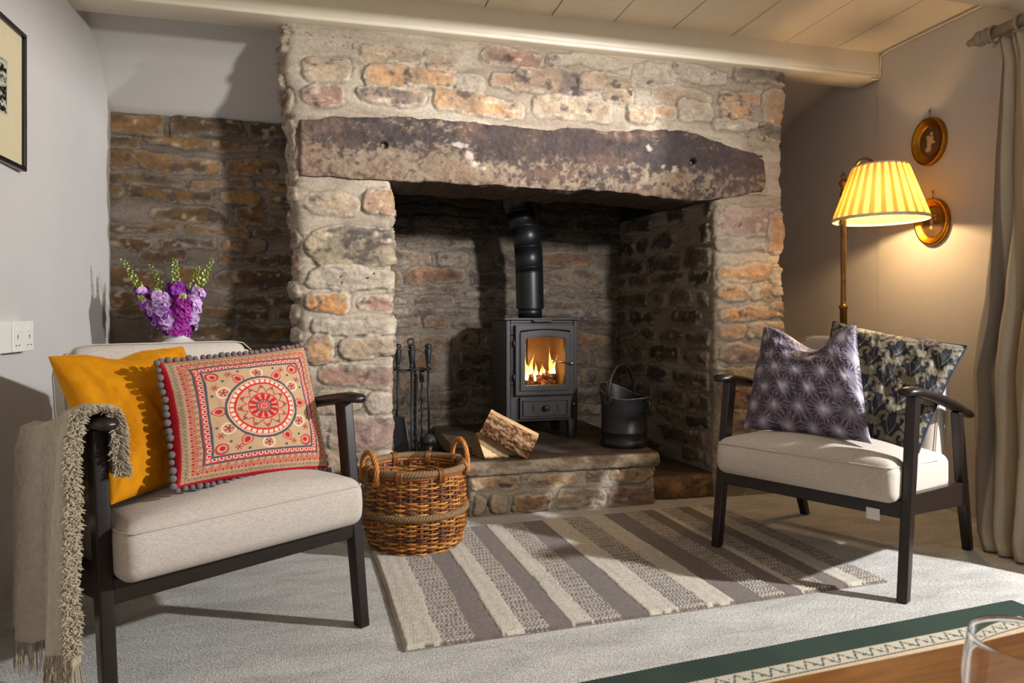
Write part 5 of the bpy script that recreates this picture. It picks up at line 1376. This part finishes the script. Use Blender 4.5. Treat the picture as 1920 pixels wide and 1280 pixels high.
# bindings over the rim
for k in range(8):
    a0 = 2*PI*(k+.35)/8; mb = MB()
    for j in range(4):
        a = a0+(j-1.5)*.030; R0 = br(.30); pts = []
        for q in range(13):
            b = -.6+q/12*(PI+1.2); pts.append((math.cos(a)*(R0+.002+math.cos(b)*.018), math.sin(a)*(R0+.002+math.cos(b)*.018), .298+math.sin(b)*.020-(.018 if q in (0, 12) else 0)))
        mb.tube(pts, .0026, 6, col=lin('#8f5a2a')*rs.uniform(.8, 1.2))
    mb.build('cane_binding', M['wicker'], t, smooth=True, usecol=True)
for (a0, hh) in ((R(197), .088), (R(-3)+.28, .098)):
    mb = MB(); c0 = Vector((math.cos(a0), math.sin(a0), 0)); tn = Vector((-math.sin(a0), math.cos(a0), 0)); R0 = br(.30)+.006
    for s_ in range(5):
        pts = []
        for k in range(70):
            u = k/69; b = PI*u; base_ = c0*(R0+.004)+tn*math.cos(b)*.062+Vector((0, 0, .262+math.sin(b)**.75*hh+.02))
            if u < .06 or u > .94: base_ = base_+Vector((0, 0, -.02))
            ph = u*22+s_*2*PI/5; base_ = base_+c0*math.cos(ph)*.0062+(tn*math.cos(b)+Vector((0, 0, math.sin(b))))*math.sin(ph)*.0062
            pts.append(base_)
        mb.tube(pts, .0042, 6, col=lin('#b9752c')*rs.uniform(.8, 1.15))
    mb.build('loop_handle', M['wicker'], t, smooth=True, usecol=True)

# ------------------------------------------------------------------ rugs
def rug():
    o_ = (.172, 1.768); e1 = math.atan2(1.842-1.768, 1.737-.172); L_ = 1.567; W_ = .955
    du = .0042; nu, nv = int(L_/du), int(W_/du); u = np.linspace(0, L_, nu); v = np.linspace(0, W_, nv); U, V = np.meshgrid(u, v, indexing='ij')
    cream, grey = lin('#cdc4b3'), lin('#766a63')
    segs = [(0, 'c', .10), (.10, 'd', .19), (.19, 'g', .265), (.265, 'c', .33), (.33, 'd', .40), (.40, 'g', .47), (.47, 'c', .53), (.53, 'd', .62), (.62, 'g', .71), (.71, 'c', .80), (.80, 'd', .90), (.90, 'c', .99), (.99, 'g', 1.085), (1.085, 'd', 1.17), (1.17, 'g', 1.235), (1.235, 'c', 1.265), (1.265, 'd', 1.345), (1.345, 'g', 1.41), (1.41, 'c', 1.48), (1.48, 'd', 1.567)]
    Uw = U+(fbm(V*6, V*0+2, 3, 3)-.5)*.016
    row = np.floor(V/.0098); kn = (U/.013+ (row % 2)*.5+fbm(U*30, V*30, 9, 2)*.35)
    C = np.zeros(U.shape+(3,)); H_ = np.zeros(U.shape)
    knot = .5+.5*np.cos(kn*2*PI); rowh = .5+.5*np.cos((V/.0098)*2*PI); nz_ = fbm(U*120, V*120, 5, 3)
    loop = .5+.5*np.cos((U/.0095+(row % 2)*.5)*2*PI)
    for (a, k, b) in segs:
        m = (Uw >= a) & (Uw < b+ (.1 if b > 1.56 else 0))
        if a == 0: m |= Uw < 0
        if k == 'g': C[m] = grey*1.0; H_[m] = (rowh*.0008+.0002)[m]
        elif k == 'c': C[m] = cream; H_[m] = (.0018+loop*rowh*.0042)[m]
        else:
            q = sstep(.28, .5, knot*(.4+.6*(1-np.abs(rowh*2-1)*0))*sstep(.15, .5, rowh)); C[m] = mix(grey*.85, cream*1.03, q[m]); H_[m] = (.0006+q*.0030)[m]
    C = C*(.66+.50*nz_+.20*loop*rowh)[..., None]
    ed = np.minimum(np.minimum(U, L_-U), np.minimum(V, W_-V)); H_ = H_+sstep(.0, .010, ed)*.009+(nz_-.5)*.0015
    C = mix(C, grey*.8, sstep(.010, .004, V)*sstep(.5, .6, fbm(U*60, V*0, 12, 2)))
    X = U+(fbm(V*3, U*0, 15, 2)-.5)*.02*sstep(.2, 0, np.minimum(U, L_-U)); Y = V+(fbm(U*2.2, V*0+4, 16, 2)-.5)*.014*sstep(.2, 0, np.minimum(V, W_-V))
    H_ = H_+.001
    P = np.stack([X, Y, H_], -1)
    t = empty('striped_rug', (o_[0], o_[1], 0), e1, label='cream and grey-brown striped wool rug in front of the hearth', cat='rug')
    grid('pile', P, M['rug'], t, C)
    ring = np.concatenate([P[:, 0], P[-1, 1:], P[::-1, -1][1:], P[0, ::-1][1:]]); low = ring.copy(); low[:, 2] = 0
    grid('edge', np.stack([ring, low], 1), M['rug'], t, np.broadcast_to(lin('#9b8d7c'), (len(ring), 2, 3)), flip=False)
rug()
def green_rug():
    c = (1.978, 1.622); a = math.atan2(1.622-1.512, 1.978-.573)
    L_, W_ = 2.3, .78; du = .0042; u = np.linspace(0, L_, int(L_/du)); v = np.linspace(0, W_, int(W_/du)); U, V = np.meshgrid(u, v, indexing='ij')
    m = np.minimum(U, V); s = np.where(U < V, V, U)
    green, cr, ln_ = lin('#37423b'), lin('#b5ab99'), lin('#3f4543')
    C = np.broadcast_to(lin('#bda78b'), U.shape+(3,)).copy()
    C = C*(.88+.24*fbm(U*260, V*40, 3, 2))[..., None]
    C = np.where((m < .138)[..., None], ln_, C); C = np.where((m < .134)[..., None], cr, C)
    ph = (s/.052) % 1; q = (m-.1115)/.022
    leaf = (np.abs(q-.9*np.sin((ph-.25)*2*PI)*.35) < .42*np.abs(np.sin(ph*2*PI))**.6) & (np.sin(ph*2*PI) > -.2)
    zig = np.abs(q-(np.abs(ph-.5)*4-1)*.8) < .20
    band = (m > .092) & (m < .131)
    C = np.where((band & (zig | (leaf & (ph > .55)) | (np.hypot((ph-.25)*2.2, q-.2) < .3)))[..., None], lin('#5b6157'), C)
    g = green*1.0; gs = g*(.85+.3*(.5+.5*np.sin(s*2*PI/.0065)))[..., None]*(.85+.3*fbm(s*9, m*2, 8, 3))[..., None]
    C = np.where((m < .089)[..., None], gs, C)
    Z = .006+.0006*np.sin(s*2*PI/.0065)+0*U
    Vw = V+(fbm(U*2, U*0, 4, 3)-.5)*.016*sstep(.15, 0, V); Uw = U+(fbm(V*2, V*0+9, 4, 3)-.5)*.012*sstep(.15, 0, U)
    P = np.stack([-Uw, -Vw, Z], -1)
    t = empty('bordered_rug', (c[0], c[1], 0), a, label='flat woven beige rug with dark green border under the wooden table', cat='rug')
    grid('weave', P, m_attr('flatweave_wool', .95, .05, 500, .5, .001), t, C)
    ring = np.concatenate([P[:, 0], P[-1, 1:], P[::-1, -1][1:], P[0, ::-1][1:]]); low = ring.copy(); low[:, 2] = 0
    grid('edge', np.stack([ring, low], 1), M['rug'], t, np.broadcast_to(green, (len(ring), 2, 3)))
green_rug()

# ------------------------------------------------------------------ table corner and glass in the foreground
ta = math.atan2(.616-.596, .692-.382)
t = empty('wooden_table', (1.0, .33, 0), ta, label='oak topped low table whose edge crosses the bottom right corner', cat='table')
w2, d2 = .80, .30
MB().box((-w2, -d2, .475), (w2, d2, .50)).build('table_top', M['oak'], t, bevel=.006, seg=3)
for sx_ in (-1, 1):
    for sy_ in (-1, 1): prism(MB(), (sx_*(w2-.06), sy_*(d2-.05), 0), (sx_*(w2-.05), sy_*(d2-.045), .475), .035, .035, .05, .05).build('leg', M['oak'], t, bevel=.004)
for sy_ in (-1, 1): MB().box((-w2+.08, sy_*(d2-.045)-.01, .41), (w2-.08, sy_*(d2-.045)+.01, .475)).build('apron', M['oak'], t, bevel=.002)
hs_ = np.linspace(.012, .1115, 26)
ro = np.interp(hs_, [.012, .02, .03, .04, .05, .062, .075, .09, .1115], [.0385, .0425, .0462, .0487, .0497, .0499, .0492, .0477, .0448])
ro = np.convolve(np.r_[ro[0], ro, ro[-1]], [.25, .5, .25], 'valid'); ro[0] = .0385
gp = [(.001, .0012), (.020, .001), (.026, .001), (.030, .0018), (.034, .005)]+[(a, b) for a, b in zip(ro, hs_)]+[(.0447, .1122), (.0442, .1128), (.0438, .1126), (.0436, .1118)]
gp += [(a-.0011, b) for a, b in zip(ro[::-1], hs_[::-1])]+[(.0335, .0075), (.028, .0065), (.015, .0062), (.001, .006)]
g = MB().lathe(gp, n=96, caps=False).build('drinking_glass', M['glass'], None, smooth=True)
g.location = (.520, .405, .5002); tag(g, 'clear rounded drinking glass standing on the oak table', 'glass')
